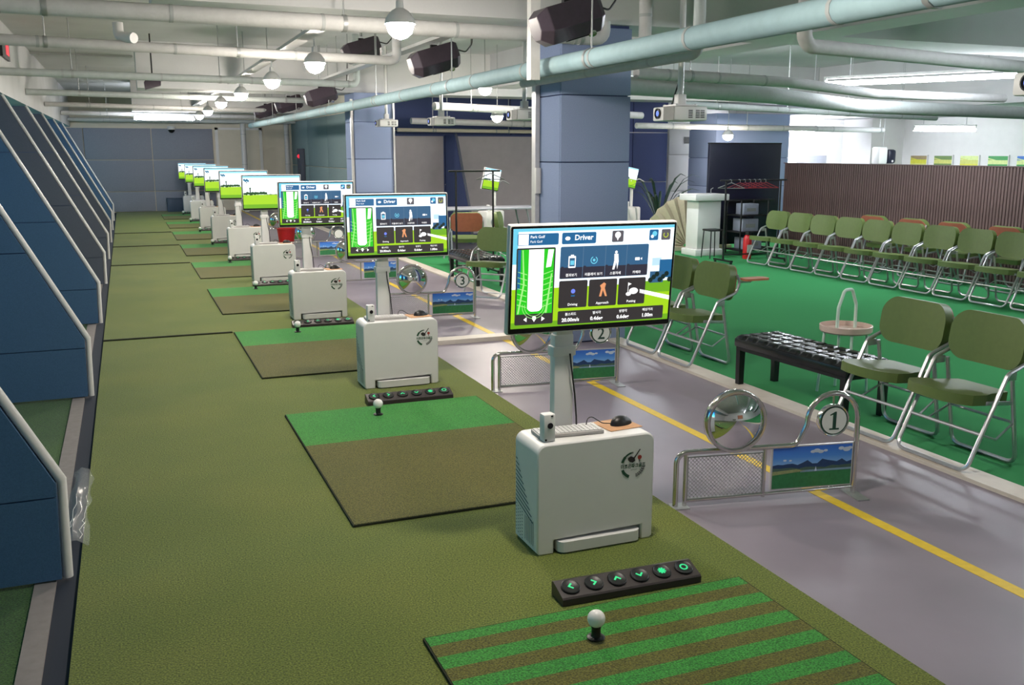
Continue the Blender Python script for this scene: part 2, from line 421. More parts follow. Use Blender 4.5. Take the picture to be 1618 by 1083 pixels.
for (a, b) in ((4.58, 7.0), (7.0, 9.7), (9.7, 10.52)):
    for (c, d) in ((0, 1.0), (1.0, 2.0), (2.0, 2.98)):
        MB().rbox(((a + b) / 2, 17.48, (c + d) / 2), (b - a - .015, .04, d - c - .015), .006).build('wall_panel', 'navy_felt', wb)
for (c, d) in ((0, .8), (.8, 1.55), (1.55, 2.15)):
    MB().rbox((10.95, 17.48, (c + d) / 2), (.78, .04, d - c - .012), .006).build('pale_panel', 'white_paint', wb)
for i in range(3):
    v = MB().b2((10.92 + i * .15, 17.445, 1.78), (11.04 + i * .15, 17.46, 1.92))
    for j in range(4): v.b2((10.93 + i * .15, 17.44, 1.80 + j * .028), (11.03 + i * .15, 17.447, 1.81 + j * .028), 1)
    v.build('wall_vent', ['logo_grey', 'black_plastic'], wb)
def screen_booth(x0, x1, label):
    s = empty('impact_screen', ((x0 + x1) / 2, 17.43, 0)); tag(s, label, 'screen', 'grey impact screens of the back booths')
    hw = (x1 - x0) / 2
    MB().b2((-hw, -.01, .05), (hw, .01, 1.90)).build('cloth', 'screen_cloth', s)
    for lo, hi in (((-hw - .02, -.02, 0), (-hw, .02, 1.93)), ((hw, -.02, 0), (hw + .02, .02, 1.93)), ((-hw, -.02, 1.90), (hw, .02, 1.93)), ((-hw, -.02, 0), (hw, .02, .05))):
        MB().b2(lo, hi).build('frame_bar', 'navy_felt', s)
screen_booth(4.68, 5.62, 'narrow grey impact screen beside the far column')
screen_booth(5.74, 8.9, 'wide grey impact screen behind the garment rack')
bd = empty('booth_divider', (5.68, 17.40, 0)); tag(bd, 'navy felt divider sloping between the two grey impact screens', 'divider')
MB().prism([(0, 0), (0, 1.92), (-.55, 1.92), (-1.35, .45), (-1.40, 0)], 0, -.03, .03).build('felt_panel', 'navy_felt', bd)
MB().tube([(0, -.56, 1.93), (0, -1.37, .45), (0, -1.42, 0)], .022, 8).build('edge_trim', 'grey_felt', bd)
# white pilaster in the right corner
struct('column', MB().b2((15.1, 16.6, 0), (XR, 17.5, 2.35)), 'white_paint', 'white corner pilaster beside the picture wall', 'column')

# felt clad columns
def column(x0, x1, y0, y1, seams, top, label):
    c = struct('column', MB().b2((x0 + .02, y0 + .02, -.03), (x1 - .02, y1 - .02, top)), 'navy_felt', label, 'column')
    for a, b in zip(seams, seams[1:]):
        h = b - a - .008; z = (a + b) / 2
        MB().rbox(((x0 + x1) / 2, y0 + .01, z), (x1 - x0 - .004, .02, h), .004).build('felt_panel', 'col_felt', c)
        MB().rbox((x0 + .01, (y0 + y1) / 2 + .01, z), (.02, y1 - y0 - .03, h), .004).build('felt_panel', 'col_felt', c)
        MB().rbox((x1 - .01, (y0 + y1) / 2 + .01, z), (.02, y1 - y0 - .03, h), .004).build('felt_panel', 'col_felt', c)
    return c
c1 = column(3.33, 3.97, 7.20, 7.70, (0, .44, .98, 1.52, 2.06, 2.6), 2.62, 'blue felt clad column standing behind the second bay sign')
MB().b2((3.285, 7.62, 0), (3.325, 7.70, 2.3)).build('corner_trim', 'trim_metal', c1)
MB().rbox((3.30, 7.60, 1.36), (.05, .03, .22), .006).build('latch', 'white_metal', c1)
c2 = column(3.33, 3.93, 14.75, 15.4, (0, .44, .98, 1.50, 2.06, 2.5), 2.5, 'blue felt clad column further along the walkway')
MB().b2((3.285, 14.78, 0), (3.32, 14.84, 2.4)).build('corner_trim', 'trim_metal', c2)
MB().b2((3.935, 14.72, 0), (3.96, 14.76, 2.4)).build('corner_trim', 'trim_metal', c2)
column(10.05, 11.68, 15.0, 15.9, (0, .44, .98, 1.50, 2.02, 2.3), 2.3, 'wide blue column behind the black display board')

# ------------------------------------------------------------------ ceiling
struct('ceiling', MB().b2((XL, YN, ZC), (XR, YF, 3.15)), 'ceiling_paint', 'white painted concrete ceiling', 'ceiling')
struct('ceiling_soffit', MB().b2((XL, YN, 2.27), (-1.24, YF, ZC)), 'ceiling_paint', 'dropped white soffit over the blue dividers', 'soffit')
struct('ceiling_soffit', MB().b2((12.2, YN, 2.32), (XR, 17.5, ZC)), 'ceiling_paint', 'low white soffit over the picture wall', 'soffit')
for i, (a, b) in enumerate(((4.4, 8.98), (9.0, 13.98), (14.0, 18.98), (19.0, 23.98), (24.0, 28.18))):
    struct('ceiling_board', MB().b2((-1.24, a, ZC - .05), (.26, b, ZC)), 'ceiling_board', '%s brown grey acoustic board along the left ceiling from the camera' % ORD[i], 'board')
for i, y in enumerate((12.2, 17.2, 22.2)):
    struct('ceiling_beam', MB().b2((-1.24, y, ZC - .28), (.26, y + .3, ZC - .05)), 'ceiling_paint', '%s short rib under the dark left ceiling boards from the camera' % ORD[i], 'beam')
for i, (a, b, z) in enumerate(((7.15, 7.85, 2.62), (14.9, 15.6, 2.5), (23.0, 23.6, 2.5))):
    struct('ceiling_beam', MB().b2((.26, a, z), (12.2, b, ZC)), 'ceiling_paint', '%s cross beam under the ceiling from the camera' % ORD[i], 'beam')
struct('ceiling_beam', MB().b2((5.62, YN, 2.62), (6.05, 7.15, ZC)), 'ceiling_paint', 'long white beam over the green carpet', 'beam')
struct('ceiling_beam', MB().b2((5.62, 7.85, 2.62), (6.05, 14.9, ZC)), 'ceiling_paint', 'white beam beyond the first cross beam', 'beam')

# ------------------------------------------------------------------ blue dividers between the bays
def clip_poly(poly, z0, z1):
    def half(P, z, up):
        out = []
        for i, p in enumerate(P):
            q = P[(i + 1) % len(P)]; a = (p[1] - z) * up >= 0; b = (q[1] - z) * up >= 0
            if a: out.append(p)
            if a != b:
                t = (z - p[1]) / (q[1] - p[1]); out.append((p[0] + t * (q[0] - p[0]), z))
        return out
    return half(half(poly, z0, 1), z1, -1)
DPOLY = [(-.335, 0.0), (-.325, .385), (-1.27, 2.255), (-3.15, 2.255), (-3.15, 0.0)]
for k in range(8):
    y = 3.79 + 2.98 * k
    d = empty('bay_divider', (0, y, 0))
    mt = 'blue_felt' if k not in (3, 4, 5) else 'grey_felt'
    tag(d, ('%s sloping blue felt divider with white edge, counted from the camera' if mt == 'blue_felt' else '%s sloping grey felt divider with white edge, counted from the camera') % ORD[k], 'divider', 'dividers along the left side')
    MB().prism([(p[0] - .01, p[1]) for p in DPOLY], 1, -.018, .018).build('core_board', 'navy_felt', d)
    for a, b in ((.004, .328), (.334, .968), (.974, 1.598), (1.604, 2.25)):
        P = clip_poly(DPOLY, a, b)
        MB().prism(P, 1, -.03, .03).build('felt_panel', mt, d)
    MB().tube([(-.315, 0, .0), (-.305, 0, .388), (-1.255, 0, 2.262)], .019, 10).build('edge_trim', 'white_metal', d)
# simulator screens in the bays left of the dividers (lit by the projectors)
grad('sim_sky', [(0, (104, 190, 206)), (.45, (70, 168, 206)), (1, (24, 100, 186))], 2, .7, 2.2, emission=SCREEN_E)
emit('sim_grass', (96, 150, 60), SCREEN_E * .7); emit('sim_trees', (24, 60, 40), SCREEN_E * .6)
for k in range(9):
    yc = 3.79 + 2.98 * k - 1.49
    s = empty('projection_screen', (XL + .10, yc, 0)); tag(s, '%s projected golf screen on the left wall from the camera' % ORD[k], 'screen', 'projected golf screens')
    m = MB()
    m.add([(0, -1.3, .80), (0, 1.3, .80), (0, 1.3, 2.2), (0, -1.3, 2.2)], [(0, 1, 2, 3)], 0)
    m.add([(0, -1.3, .1), (0, 1.3, .1), (0, 1.3, .80), (0, -1.3, .80)], [(0, 1, 2, 3)], 1)
    tr = [(-1.3, .80)] + [(-1.3 + i * .13, .84 + .06 * random.random()) for i in range(21)] + [(1.3, .80)]
    m.add([(.003, a, b) for a, b in tr], [tuple(range(len(tr)))], 2)
    m.build('projected_image', ['sim_sky', 'sim_grass', 'sim_trees'], s)
    MB().b2((-.03, -1.36, .04), (-.004, 1.36, 2.25)).build('screen_frame', 'black_metal', s)

# ------------------------------------------------------------------ kiosks with displays
BW, BH, BD = .53, .465, .235
MW, MH = .73, .44
def ui_screen():
    """golf simulator menu, laid out on the display from its top-left corner"""
    mats = []; idx = {}
    def E(name, c, s=1.0):
        if name not in idx: idx[name] = len(mats); mats.append(emit('ui_' + name, c, s))
        return idx[name]
    w, h = MW - .03, MH - .042; m = MB()
    X = lambda u: -w / 2 + u * w
    Z = lambda v: h / 2 - v * h + .006
    def rc(u0, v0, u1, v1, y, mi, r=0): 
        if r: m.rrect(X(u0), Z(v1), X(u1), Z(v0), r, y, mi)
        else: m.rect(X(u0), Z(v1), X(u1), Z(v0), y, mi)
    skyt, sky, cyan = E('sky', (232, 246, 255), 1.5), E('white', (255, 255, 255), 1.5), E('cyan', (110, 205, 232), 1.2)
    lime, lime2, dark = E('lime', (164, 214, 24), 1.15), E('grass', (120, 186, 30), 1.0), E('panel', (66, 60, 62), .7)
    blue, navy, tree = E('blue', (36, 112, 168), .9), E('navy', (62, 114, 158), .8), E('tree', (24, 52, 48), .6)
    gray, grn, wht = E('gray', (110, 106, 114), .8), E('map', (40, 206, 30), 1.1), E('text', (255, 255, 255), 1.4)
    L = -.0005
    rc(0, 0, 1, .66, 0, skyt); rc(0, 0, 1, .03, L, cyan); rc(0, .02, .03, .35, L, cyan)
    rc(0, .60, 1, 1, L, lime); rc(.8, .58, 1, .70, 2 * L, lime2); rc(0, .94, 1, 1, 2 * L, lime2)
    m.flat([(X(.80), Z(.66)), (X(.80), Z(.70)), (X(1), Z(.79)), (X(1), Z(.745))], 3 * L, sky)
    # club house and trees at the right
    rc(.87, .34, .93, .42, L, E('haze', (190, 225, 245), 1.2)); rc(.92, .36, 1, .55, 2 * L, blue); rc(.86, .48, .95, .60, 3 * L, navy)
    for i in range(7): m.disc(X(.865 + i * .021), Z(.57 - .03 * (i % 3)), .011, 4 * L, tree, 8)
    # map card
    rc(.022, .19, .255, .965, 3 * L, dark, .006); rc(.030, .205, .247, .855, 4 * L, grn)
    rc(.030, .205, .048, .60, 5 * L, blue)
    for i in range(7):
        z = .45 + i * .055
        for sx in (-1, 1):
            m.flat([(X(.138 + sx * .05), Z(z)), (X(.138 + sx * .105), Z(z - .03)), (X(.138 + sx * .105), Z(z - .022)), (X(.138 + sx * .05), Z(z + .009))], 5 * L, E('pale', (170, 244, 140), 1.1))
    for i, rr_ in enumerate((.052, .042)): m.ringflat(X(.138), Z(.775), rr_ - .002, rr_, 5 * L, E('pale', (170, 244, 140), 1.1), 170, 370, 16)
    m.flat([(X(.055), Z(.21)), (X(.062), Z(.21)), (X(.075), Z(.55)), (X(.045), Z(.85)), (X(.035), Z(.85)), (X(.065), Z(.55))], 5 * L, E('pale', (170, 244, 140), 1.1))
    m.flat([(X(.232), Z(.45)), (X(.240), Z(.45)), (X(.215), Z(.85)), (X(.203), Z(.85))], 5 * L, E('pale', (170, 244, 140), 1.1))
    rc(.095, .205, .185, .80, 6 * L, sky); m.rrect(X(.095), Z(.83), X(.185), Z(.70), .02, 6 * L, sky)
    m.flat([(X(.21), Z(.21)), (X(.243), Z(.21)), (X(.23), Z(.38)), (X(.20), Z(.39))], 6 * L, sky)
    m.flat([(X(.075), Z(.91)), (X(.095), Z(.885)), (X(.095), Z(.935))], 4 * L, wht); m.flat([(X(.205), Z(.91)), (X(.185), Z(.885)), (X(.185), Z(.935))], 4 * L, wht)
    m.disc(X(.14), Z(.90), .009, 4 * L, wht, 12); m.flat([(X(.130), Z(.91)), (X(.150), Z(.91)), (X(.14), Z(.94))], 4 * L, wht)
    # player card, club button, round icons
    rc(.025, .05, .27, .165, 3 * L, blue, .005); rc(.030, .055, .090, .16, 4 * L, sky)
    m.text('Park Golf', X(.100), Z(.095), .0155, 4 * L, wht, False, .01); m.text('Park Golf', X(.100), Z(.140), .013, 4 * L, wht, False)
    rc(.29, .05, .50, .165, 3 * L, blue, .006); m.text('Driver', X(.425), Z(.126), .030, 4 * L, wht, True, .02)
    m.disc(X(.325), Z(.108), .008, 4 * L, wht, 10, 1.4)
    rc(.600, .045, .672, .16, 3 * L, gray, .005); m.disc(X(.636), Z(.088), .013, 4 * L, wht, 14); m.flat([(X(.626), Z(.105)), (X(.646), Z(.105)), (X(.636), Z(.148))], 4 * L, wht)
    rc(.838, .045, .897, .155, 3 * L, blue, .005); m.disc(X(.872), Z(.088), .011, 4 * L, cyan, 12); m.disc(X(.858), Z(.115), .007, 4 * L, wht, 10)
    rc(.917, .045, .976, .155, 3 * L, gray, .005); m.ringflat(X(.946), Z(.102), .008, .012, 4 * L, E('power', (196, 210, 60), 1.0), -230, 50, 12)
    # upper panel: four functions
    rc(.285, .19, .84, .515, 3 * L, navy, .006); rc(.285, .40, .84, .512, 4 * L, E('panel2', (62, 60, 78), .7))
    for i in range(12): m.disc(X(.30 + i * .046), Z(.405 + .01 * (i % 3)), .007, 4 * L, E('panel2', (62, 60, 78), .7), 8)
    for u in (.425, .565, .70): rc(u - .0012, .19, u + .0012, .515, 5 * L, E('sep', (120, 150, 180), .8))
    rc(.335, .285, .380, .405, 6 * L, wht, .003); rc(.341, .305, .374, .39, 7 * L, navy); rc(.346, .33, .370, .375, 8 * L, cyan); rc(.348, .272, .367, .29, 7 * L, wht)
    m.ringflat(X(.494), Z(.335), .012, .0155, 6 * L, cyan, 110, 420, 18); m.disc(X(.494), Z(.335), .006, 6 * L, cyan, 10)
    m.disc(X(.632), Z(.262), .006, 6 * L, wht, 10); m.flat([(X(.620), Z(.28)), (X(.645), Z(.28)), (X(.650), Z(.36)), (X(.643), Z(.44)), (X(.636), Z(.36)), (X(.625), Z(.44)), (X(.612), Z(.44)), (X(.622), Z(.35))], 6 * L, wht)
    rc(.755, .325, .785, .355, 6 * L, wht, .002); m.flat([(X(.79), Z(.34)), (X(.80), Z(.325)), (X(.80), Z(.355))], 6 * L, wht)
    for u, t in ((.355, '결과보기'), (.494, '리플레이 보기'), (.632, '스윙자세'), (.770, '카메라')): m.text(t, X(u), Z(.490), .0135, 6 * L, wht, True, .01)
    # lower cards
    for u0, u1, t, k in ((.285, .462, 'Driving', 0), (.472, .650, 'Approach', 1), (.660, .835, 'Putting', 2)):
        rc(u0, .535, u1, .815, 3 * L, dark, .006); c = (u0 + u1) / 2
        m.text(t, X(c), Z(.793), .0145, 4 * L, wht, True, .01)
        if k == 0: m.disc(X(c), Z(.645), .0095, 4 * L, E('balll', (120, 140, 250), 1.1), 14); rc(c - .012, .685, c + .012, .70, 4 * L, blue)
        if k == 1: m.flat([(X(c + .005), Z(.57)), (X(c + .018), Z(.585)), (X(c + .012), Z(.63)), (X(c + .028), Z(.715)), (X(c + .016), Z(.715)), (X(c), Z(.65)), (X(c - .008), Z(.715)), (X(c - .022), Z(.715)), (X(c - .012), Z(.63)), (X(c - .02), Z(.60))], 4 * L, E('skin', (238, 160, 110), 1.1))
        if k == 2:
            m.disc(X(c + .012), Z(.675), .0135, 4 * L, wht, 16, 1.5); m.disc(X(c - .02), Z(.705), .008, 4 * L, wht, 12, 1.5)
            rc(c - .026, .585, c - .023, .70, 4 * L, wht); m.flat([(X(c - .024), Z(.585)), (X(c - .003), Z(.60)), (X(c - .024), Z(.62))], 4 * L, wht)
    # result bar
    rc(.285, .845, .965, .985, 3 * L, dark, .005)
    for u, a, b in ((.365, '볼스피드', '20.00m/s'), (.53, '발사각', '0.4deg'), (.70, '방향각', '0.6deg'), (.86, '예상거리', '1.00m')):
        m.text(a, X(u), Z(.893), .0135, 4 * L, wht, True, .01); m.text(b, X(u), Z(.958), .021, 4 * L, wht, True, .03)
    return m.mesh('screen_image', mats)
def land_screen():
    w, h = MW - .03, MH - .042; m = MB()
    mats = [emit('ls_sky', (240, 250, 255), 1.6), emit('ls_cyan', (150, 220, 245), 1.3), emit('ls_tree', (40, 96, 44), .7), emit('ls_lime', (168, 218, 30), 1.15), emit('ls_grass', (120, 190, 26), 1.0), emit('ls_blue', (40, 130, 170), .9), emit('ls_dark', (30, 60, 70), .6)]
    X = lambda u: -w / 2 + u * w
    Z = lambda v: h / 2 - v * h + .006
    L = -.0005
    m.rect(X(0), Z(.6), X(1), Z(0), 0, 0); m.rect(X(0), Z(.06), X(1), Z(0), L, 1)
    m.rect(X(0), Z(1), X(1), Z(.58), L, 3); m.rect(X(0), Z(1), X(1), Z(.88), 2 * L, 4)
    for i in range(4): m.disc(X(.03 + i * .022), Z(.12 + .03 * (i % 2)), .014, 2 * L, 5, 9)
    m.disc(X(.07), Z(.20), .008, 2 * L, 6, 8)
    m.rect(X(.115), Z(.60), X(.135), Z(.36), 2 * L, 6); m.disc(X(.125), Z(.38), .012, 3 * L, 2, 9)
    rd = random.Random(4)
    for i in range(22): m.disc(X(.02 + i * .018), Z(.555 - .03 * rd.random()), .012 + .008 * rd.random(), 3 * L, 2, 8)
    for i in range(20): m.disc(X(.42 + i * .03), Z(.575), .006 + .004 * rd.random(), 3 * L, 2, 8)
    return m.mesh('screen_image', mats)
UI, LAND = ui_screen(), land_screen()

def body_profile():
    hw = BW / 2; r = .04; n0, n1 = -hw + .075, hw - .055
    pts = [(-hw, .012), (-hw + .012, 0), (n0, 0), (n0, .058), (n1, .066), (n1, 0), (hw - .012, 0), (hw, .012)]
    for cx, a in ((hw - r, 0), (-hw + r, 90)):
        for k in range(6): t = R(a + 90 * k / 5); pts.append((cx + r * math.cos(t), BH - r + r * math.sin(t)))
    return pts
def logo(m, cx, cz, s, y):
    # 0 green, 1 dark, 2 red, 3 grey
    m.ringflat(cx, cz, .043 * s, .050 * s, y, 0, 100, 165, 14); m.ringflat(cx, cz, .041 * s, .052 * s, y - .0002, 0, 135, 165, 6)
    m.ringflat(cx, cz, .041 * s, .052 * s, y, 0, 200, 250, 12); m.ringflat(cx, cz, .043 * s, .050 * s, y, 3, 90, 100, 4)
    for i in range(6):
        a = R(290 + i * 11); m.disc(cx + .047 * s * math.cos(a), cz + .047 * s * math.sin(a), .0045 * s, y, 3, 7, 1.3); m.disc(cx + .040 * s * math.cos(a), cz + .040 * s * math.sin(a), .003 * s, y, 3, 7, 1.3)
    m.flat([(cx - .022 * s, cz + .028 * s), (cx - .010 * s, cz + .034 * s), (cx + .006 * s, cz + .026 * s), (cx + .008 * s, cz + .014 * s), (cx - .002 * s, cz + .008 * s), (cx - .014 * s, cz + .012 * s), (cx - .022 * s, cz + .020 * s)], y - .0002, 1)
    m.flat([(cx, cz + .024 * s), (cx + .004 * s, cz + .021 * s), (cx + .030 * s, cz + .056 * s), (cx + .026 * s, cz + .058 * s)], y - .0003, 1)
    m.disc(cx + .027 * s, cz + .026 * s, .0085 * s, y - .0002, 2, 14); m.rect(cx + .0255 * s, cz + .008 * s, cx + .0285 * s, cz + .018 * s, y - .0002, 1)
    m.text('더조은파크골프', cx, cz - .010 * s, .0175 * s, y - .0003, 0, True, .03, .92)
    m.text('park golf', cx + .004 * s, cz - .021 * s, .007 * s, y - .0003, 3)
    return m
def make_kiosk(ui, full=True, yaw=-1.7, tilt=-5.3):
    k = empty('golf_kiosk')
    b = MB(); b.prism(body_profile(), 1, -BD / 2, BD / 2)
    body = b.build('cabinet_body', 'white_plastic', k)
    bv = body.modifiers.new('edge', 'BEVEL'); bv.width = .007; bv.segments = 2; bv.limit_method = 'ANGLE'; bv.angle_limit = R(50)
    body.data.polygons.foreach_set('use_smooth', [True] * len(body.data.polygons)); body.data.set_sharp_from_angle(angle=R(35))
    MB().prism(rr(-.175, -.14, .20, .10, .03), 2, .008, .052).build('base_foot', 'white_plastic', k)
    m = MB(); x = -BW / 2 - .0012
    def slit(y0, z0, y1, z1, t):
        d = Vector((0, y1 - y0, z1 - z0)); n = Vector((0, -d.z, d.y)).normalized() * t
        a = Vector((x, y0, z0)); c = Vector((x, y1, z1))
        m.add([a + n, c + n, c - n, a - n, ], [(0, 1, 2, 3)])
    for i in range(11):
        z = .355 - i * .018; f = i / 10; slit(.105, z, .088 - .165 * f, z - .045 * f - .004, .0026)
    for i in range(6): yy = .005 - i * .0165; slit(yy, .135, yy, .03, .0020)
    for i in range(9):
        for j in range(4): slit(.104 - j * .021, .155 - i * .0145 - j * .006, .094 - j * .021, .155 - i * .0145 - j * .006, .0016)
    m.build('vent_slits', 'vent_dark', k)
    logo(MB(), .165, .335, 1.12, -BD / 2 - .0012).build('front_logo', ['logo_green', 'logo_dark', 'logo_red', 'logo_grey'], k, 'round green and black golf club emblem')
    # mast, collar, display
    yb = .075
    MB().rbox((-.075, yb, BH + .20), (.088, .05, .41), .008).build('mast', 'white_plastic', k)
    MB().rbox((-.075, yb, .80), (.105, .062, .045), .008).build('mast_collar', 'white_plastic', k)
    MB().rbox((-.072, yb, .90), (.078, .044, .20), .008).build('mast_neck', 'white_plastic', k)
    MB().tube([(-.052, yb - .032, .79), (-.050, yb - .040, .74), (-.030, yb - .034, .62), (-.022, yb - .036, .52), (-.020, yb - .036, BH + .002)], .0035, 6).build('power_cable', 'black_plastic', k)
    mon = empty('display', (.02, -.02, 1.108), R(yaw), k); mon.rotation_euler = (-R(tilt), 0, R(yaw))
    f = MB(); f.rbox((0, .022, 0), (MW, .036, MH), .008); f.build('display_frame', 'white_metal', mon)
    MB().rrect(-MW / 2 + .006, -MH / 2 + .006, MW / 2 - .006, MH / 2 - .006, .006, .0032).build('display_bezel', 'bezel', mon)
    s = bpy.data.objects.new('screen_image', UI if ui else LAND); col.objects.link(s); s.parent = mon; s.location = (0, .0024, 0)
    MB().rbox((-.05, .055, -.03), (.18, .04, .18), .006).build('display_mount', 'white_plastic', mon)
    return k
def make_keyboard():
    t = empty('keyboard'); MB().rbox((0, 0, .008), (.285, .105, .016), .004).build('keyboard_case', 'key_grey', t)
    keys = MB()
    for r_ in range(5):
        for c_ in range(15): keys.b2((-.136 + c_ * .0182, -.046 + r_ * .019, .016), (-.136 + c_ * .0182 + .0155, -.046 + r_ * .019 + .0155, .0195))
    tag(keys.build('keys', 'white_plastic', t), kind='stuff'); return t
def make_mouse():
    t = empty('computer_mouse'); m = MB()
    bm = bmesh.new(); bmesh.ops.create_uvsphere(bm, u_segments=16, v_segments=10, radius=1)
    for v in bm.verts: v.co = Vector((v.co.x * .058, v.co.y * .034, max(v.co.z, -.0) * .036 * (1 - .25 * v.co.x)))
    m.addbm(bm); m.build('shell', 'black_plastic', t)
    MB().rbox((.024, 0, .027), (.016, .006, .008), .002).build('scroll_wheel', 'key_grey', t)
    MB().tube(rounded([(-.05, .01, .008), (-.085, .03, .012), (-.14, .06, .055), (-.17, .045, .004)], .04), .0022, 6).build('mouse_cable', 'black_plastic', t); return t
def make_sensor_box():
    t = empty('swing_sensor'); MB().rbox((0, 0, .057), (.052, .046, .114), .007).build('housing', 'white_plastic', t)
    MB().lathe([(.0, .0), (.0115, .0), (.0125, .003), (.0, .003)], 16, (0, -.024, .068), Matrix.Rotation(R(90), 3, 'X')).build('lens', 'sensor_lens', t)
    MB().b2((.004, -.0240, .104), (.014, -.0232, .109)).build('indicator_window', 'bezel', t)
    MB().b2((-.022, -.0245, .006), (-.014, -.0232, .014)).build('screw', 'bezel', t); return t
mon_adj = [(-1.7, -5.3), (0.4, 2.2), (-2.0, -4.0), (0, -2), (-1, -2), (0, -3), (0, -2), (0, -2), (0, -2)]
KY = [3.398 + BP * k for k in range(9)]
kioskw = ['nearest', 'second nearest', 'third nearest', 'fourth nearest', 'fifth nearest', 'sixth nearest', 'third farthest', 'second farthest', 'farthest']
KX = [1.695, 1.69, 1.685, 1.675, 1.67, 1.67, 1.67, 1.67, 1.67]
kb, ms, sb = make_keyboard(), make_mouse(), make_sensor_box()
mp0 = MB().rbox((0, 0, .0015), (.16, .15, .003), .0014); mp0 = mp0.build('mouse_pad', 'pad_tan')
protos = {}
for k in range(9):
    ui = k < 3
    if k in (0, 1, 2): kk = make_kiosk(ui, True, *mon_adj[k])
    elif k == 3: kk = protos['land'] = make_kiosk(False, True, *mon_adj[k])
    else: kk = copy_tree(protos['land'])
    place(kk, (KX[k], KY[k], 0))
    tag(kk, '%s white golf kiosk in the row, its display showing %s' % (kioskw[k], 'a menu' if ui else 'a golf course'), 'kiosk', 'golf kiosks along the turf')
    top = BH + .0008
    for src, nm, cat, loc, rz, lab in ((kb, 'keyboard', 'keyboard', (-.08, .02, top), R(-4), 'pale grey keyboard lying on the %s kiosk'), (mp0, 'mouse_pad', 'mouse pad', (.165, .03, top), R(6), 'tan mouse pad on the %s kiosk'),
                                       (ms, 'computer_mouse', 'mouse', (.185, .03, top + .0032), R(20), 'black computer mouse on the %s kiosk'), (sb, 'swing_sensor', 'sensor', (-.20, -.066, top), R(2), 'small white sensor box with black lens on the %s kiosk')):
        o = src if k == 0 else copy_tree(src)
        # small things keep clear of the mast
        place(o, (KX[k] + loc[0], KY[k] + loc[1] - (.0 if src is not kb else .02), loc[2]), rz)
        tag(o, lab % kioskw[k], cat, nm.replace('_', ' ') + ' set on the kiosks')

# ------------------------------------------------------------------ button bars, tees, balls
emit('icon_green', (60, 236, 150), 1.0)
def make_bar():
    t = empty('button_bar'); hw = .285
    MB().prism([(-.055, 0), (.05, 0), (.05, .052), (.035, .056), (-.05, .030), (-.055, .024)], 0, -hw, hw).build('bar_body', 'bar_plastic', t)
    a = math.atan2(.026, .085); rot = Matrix.Rotation(a, 3, 'X'); icons = ['<', '>', '^', 'v', '*', 'o']
    for i in range(6):
        c = Vector((-.235 + i * .094, -.006, .0440))
        b = MB().lathe([(0, 0), (.036, 0), (.036, .006), (.033, .008), (.0305, .0065), (0, .0065)], 22, c, rot).build('push_button', 'black_plastic', t)
        g = MB(); y = -.0072
        def stroke(P):
            for p, q in zip(P, P[1:]):
                d = Vector((q[0] - p[0], q[1] - p[1])); n = Vector((-d.y, d.x)).normalized() * .0036; e = d.normalized() * .003
                g.flat([(p[0] + n.x - e.x, p[1] + n.y - e.y), (q[0] + n.x + e.x, q[1] + n.y + e.y), (q[0] - n.x + e.x, q[1] - n.y + e.y), (p[0] - n.x - e.x, p[1] - n.y - e.y)], y)
        s = .011
        if i == 0: stroke([(.005, s), (-.007, 0), (.005, -s)])
        if i == 1: stroke([(-.005, s), (.007, 0), (-.005, -s)])
        if i == 2: stroke([(-s, -.005), (0, .007), (s, -.005)])
        if i == 3: stroke([(-s, .005), (0, -.007), (s, .005)])
        if i == 4:
            g.disc(0, 0, .011, y, 0, 12)
            for j in range(4): t_ = R(45 * j + 22); stroke([(-.013 * math.cos(t_), -.013 * math.sin(t_)), (.013 * math.cos(t_), .013 * math.sin(t_))])
        if i == 5: g.ringflat(0, 0, .010, .0165, y, 0, 0, 360, 20)
        # icons lie on the tilted button: map the x-z drawing onto its face
        g.v = [tuple(c + rot @ Vector((v[0], v[2], -v[1]))) for v in g.v]
        g.build('lit_icon', 'icon_green', b)
    return t
def make_tee():
    t = MB().lathe([(0, 0), (.030, 0), (.031, .004), (.026, .007), (.017, .008), (.0155, .012), (.0155, .034), (.018, .043), (.015, .045), (0, .040)], 20).build('rubber_tee', 'black_plastic')
    return t
def make_ball():
    bm = bmesh.new(); bmesh.ops.create_icosphere(bm, subdivisions=4, radius=.030); m = MB(); m.addbm(bm)
    return m.build('park_golf_ball', 'ball_white')
b0, t0, l0 = make_bar(), make_tee(), make_ball()
near = ['in the nearest bay'] + ['in the %s bay from the camera' % ORD[k] for k in range(1, 9)]
for k in range(9):
    dy = BP * k
    o = b0 if k == 0 else copy_tree(b0); place(o, (1.63, 2.895 + dy, .002), R(-1.5)); tag(o, 'black bar with six round lit buttons ' + near[k], 'button bar', 'button bars')
    o = t0 if k == 0 else copy_tree(t0); place(o, (1.345, 2.59 + dy, .012)); tag(o, 'black rubber tee under the white ball ' + near[k], 'tee', 'rubber tees')
    o = l0 if k == 0 else copy_tree(l0); place(o, (1.345, 2.59 + dy, .012 + .045 + .024)); tag(o, 'white park golf ball on its tee ' + near[k], 'ball', 'park golf balls')

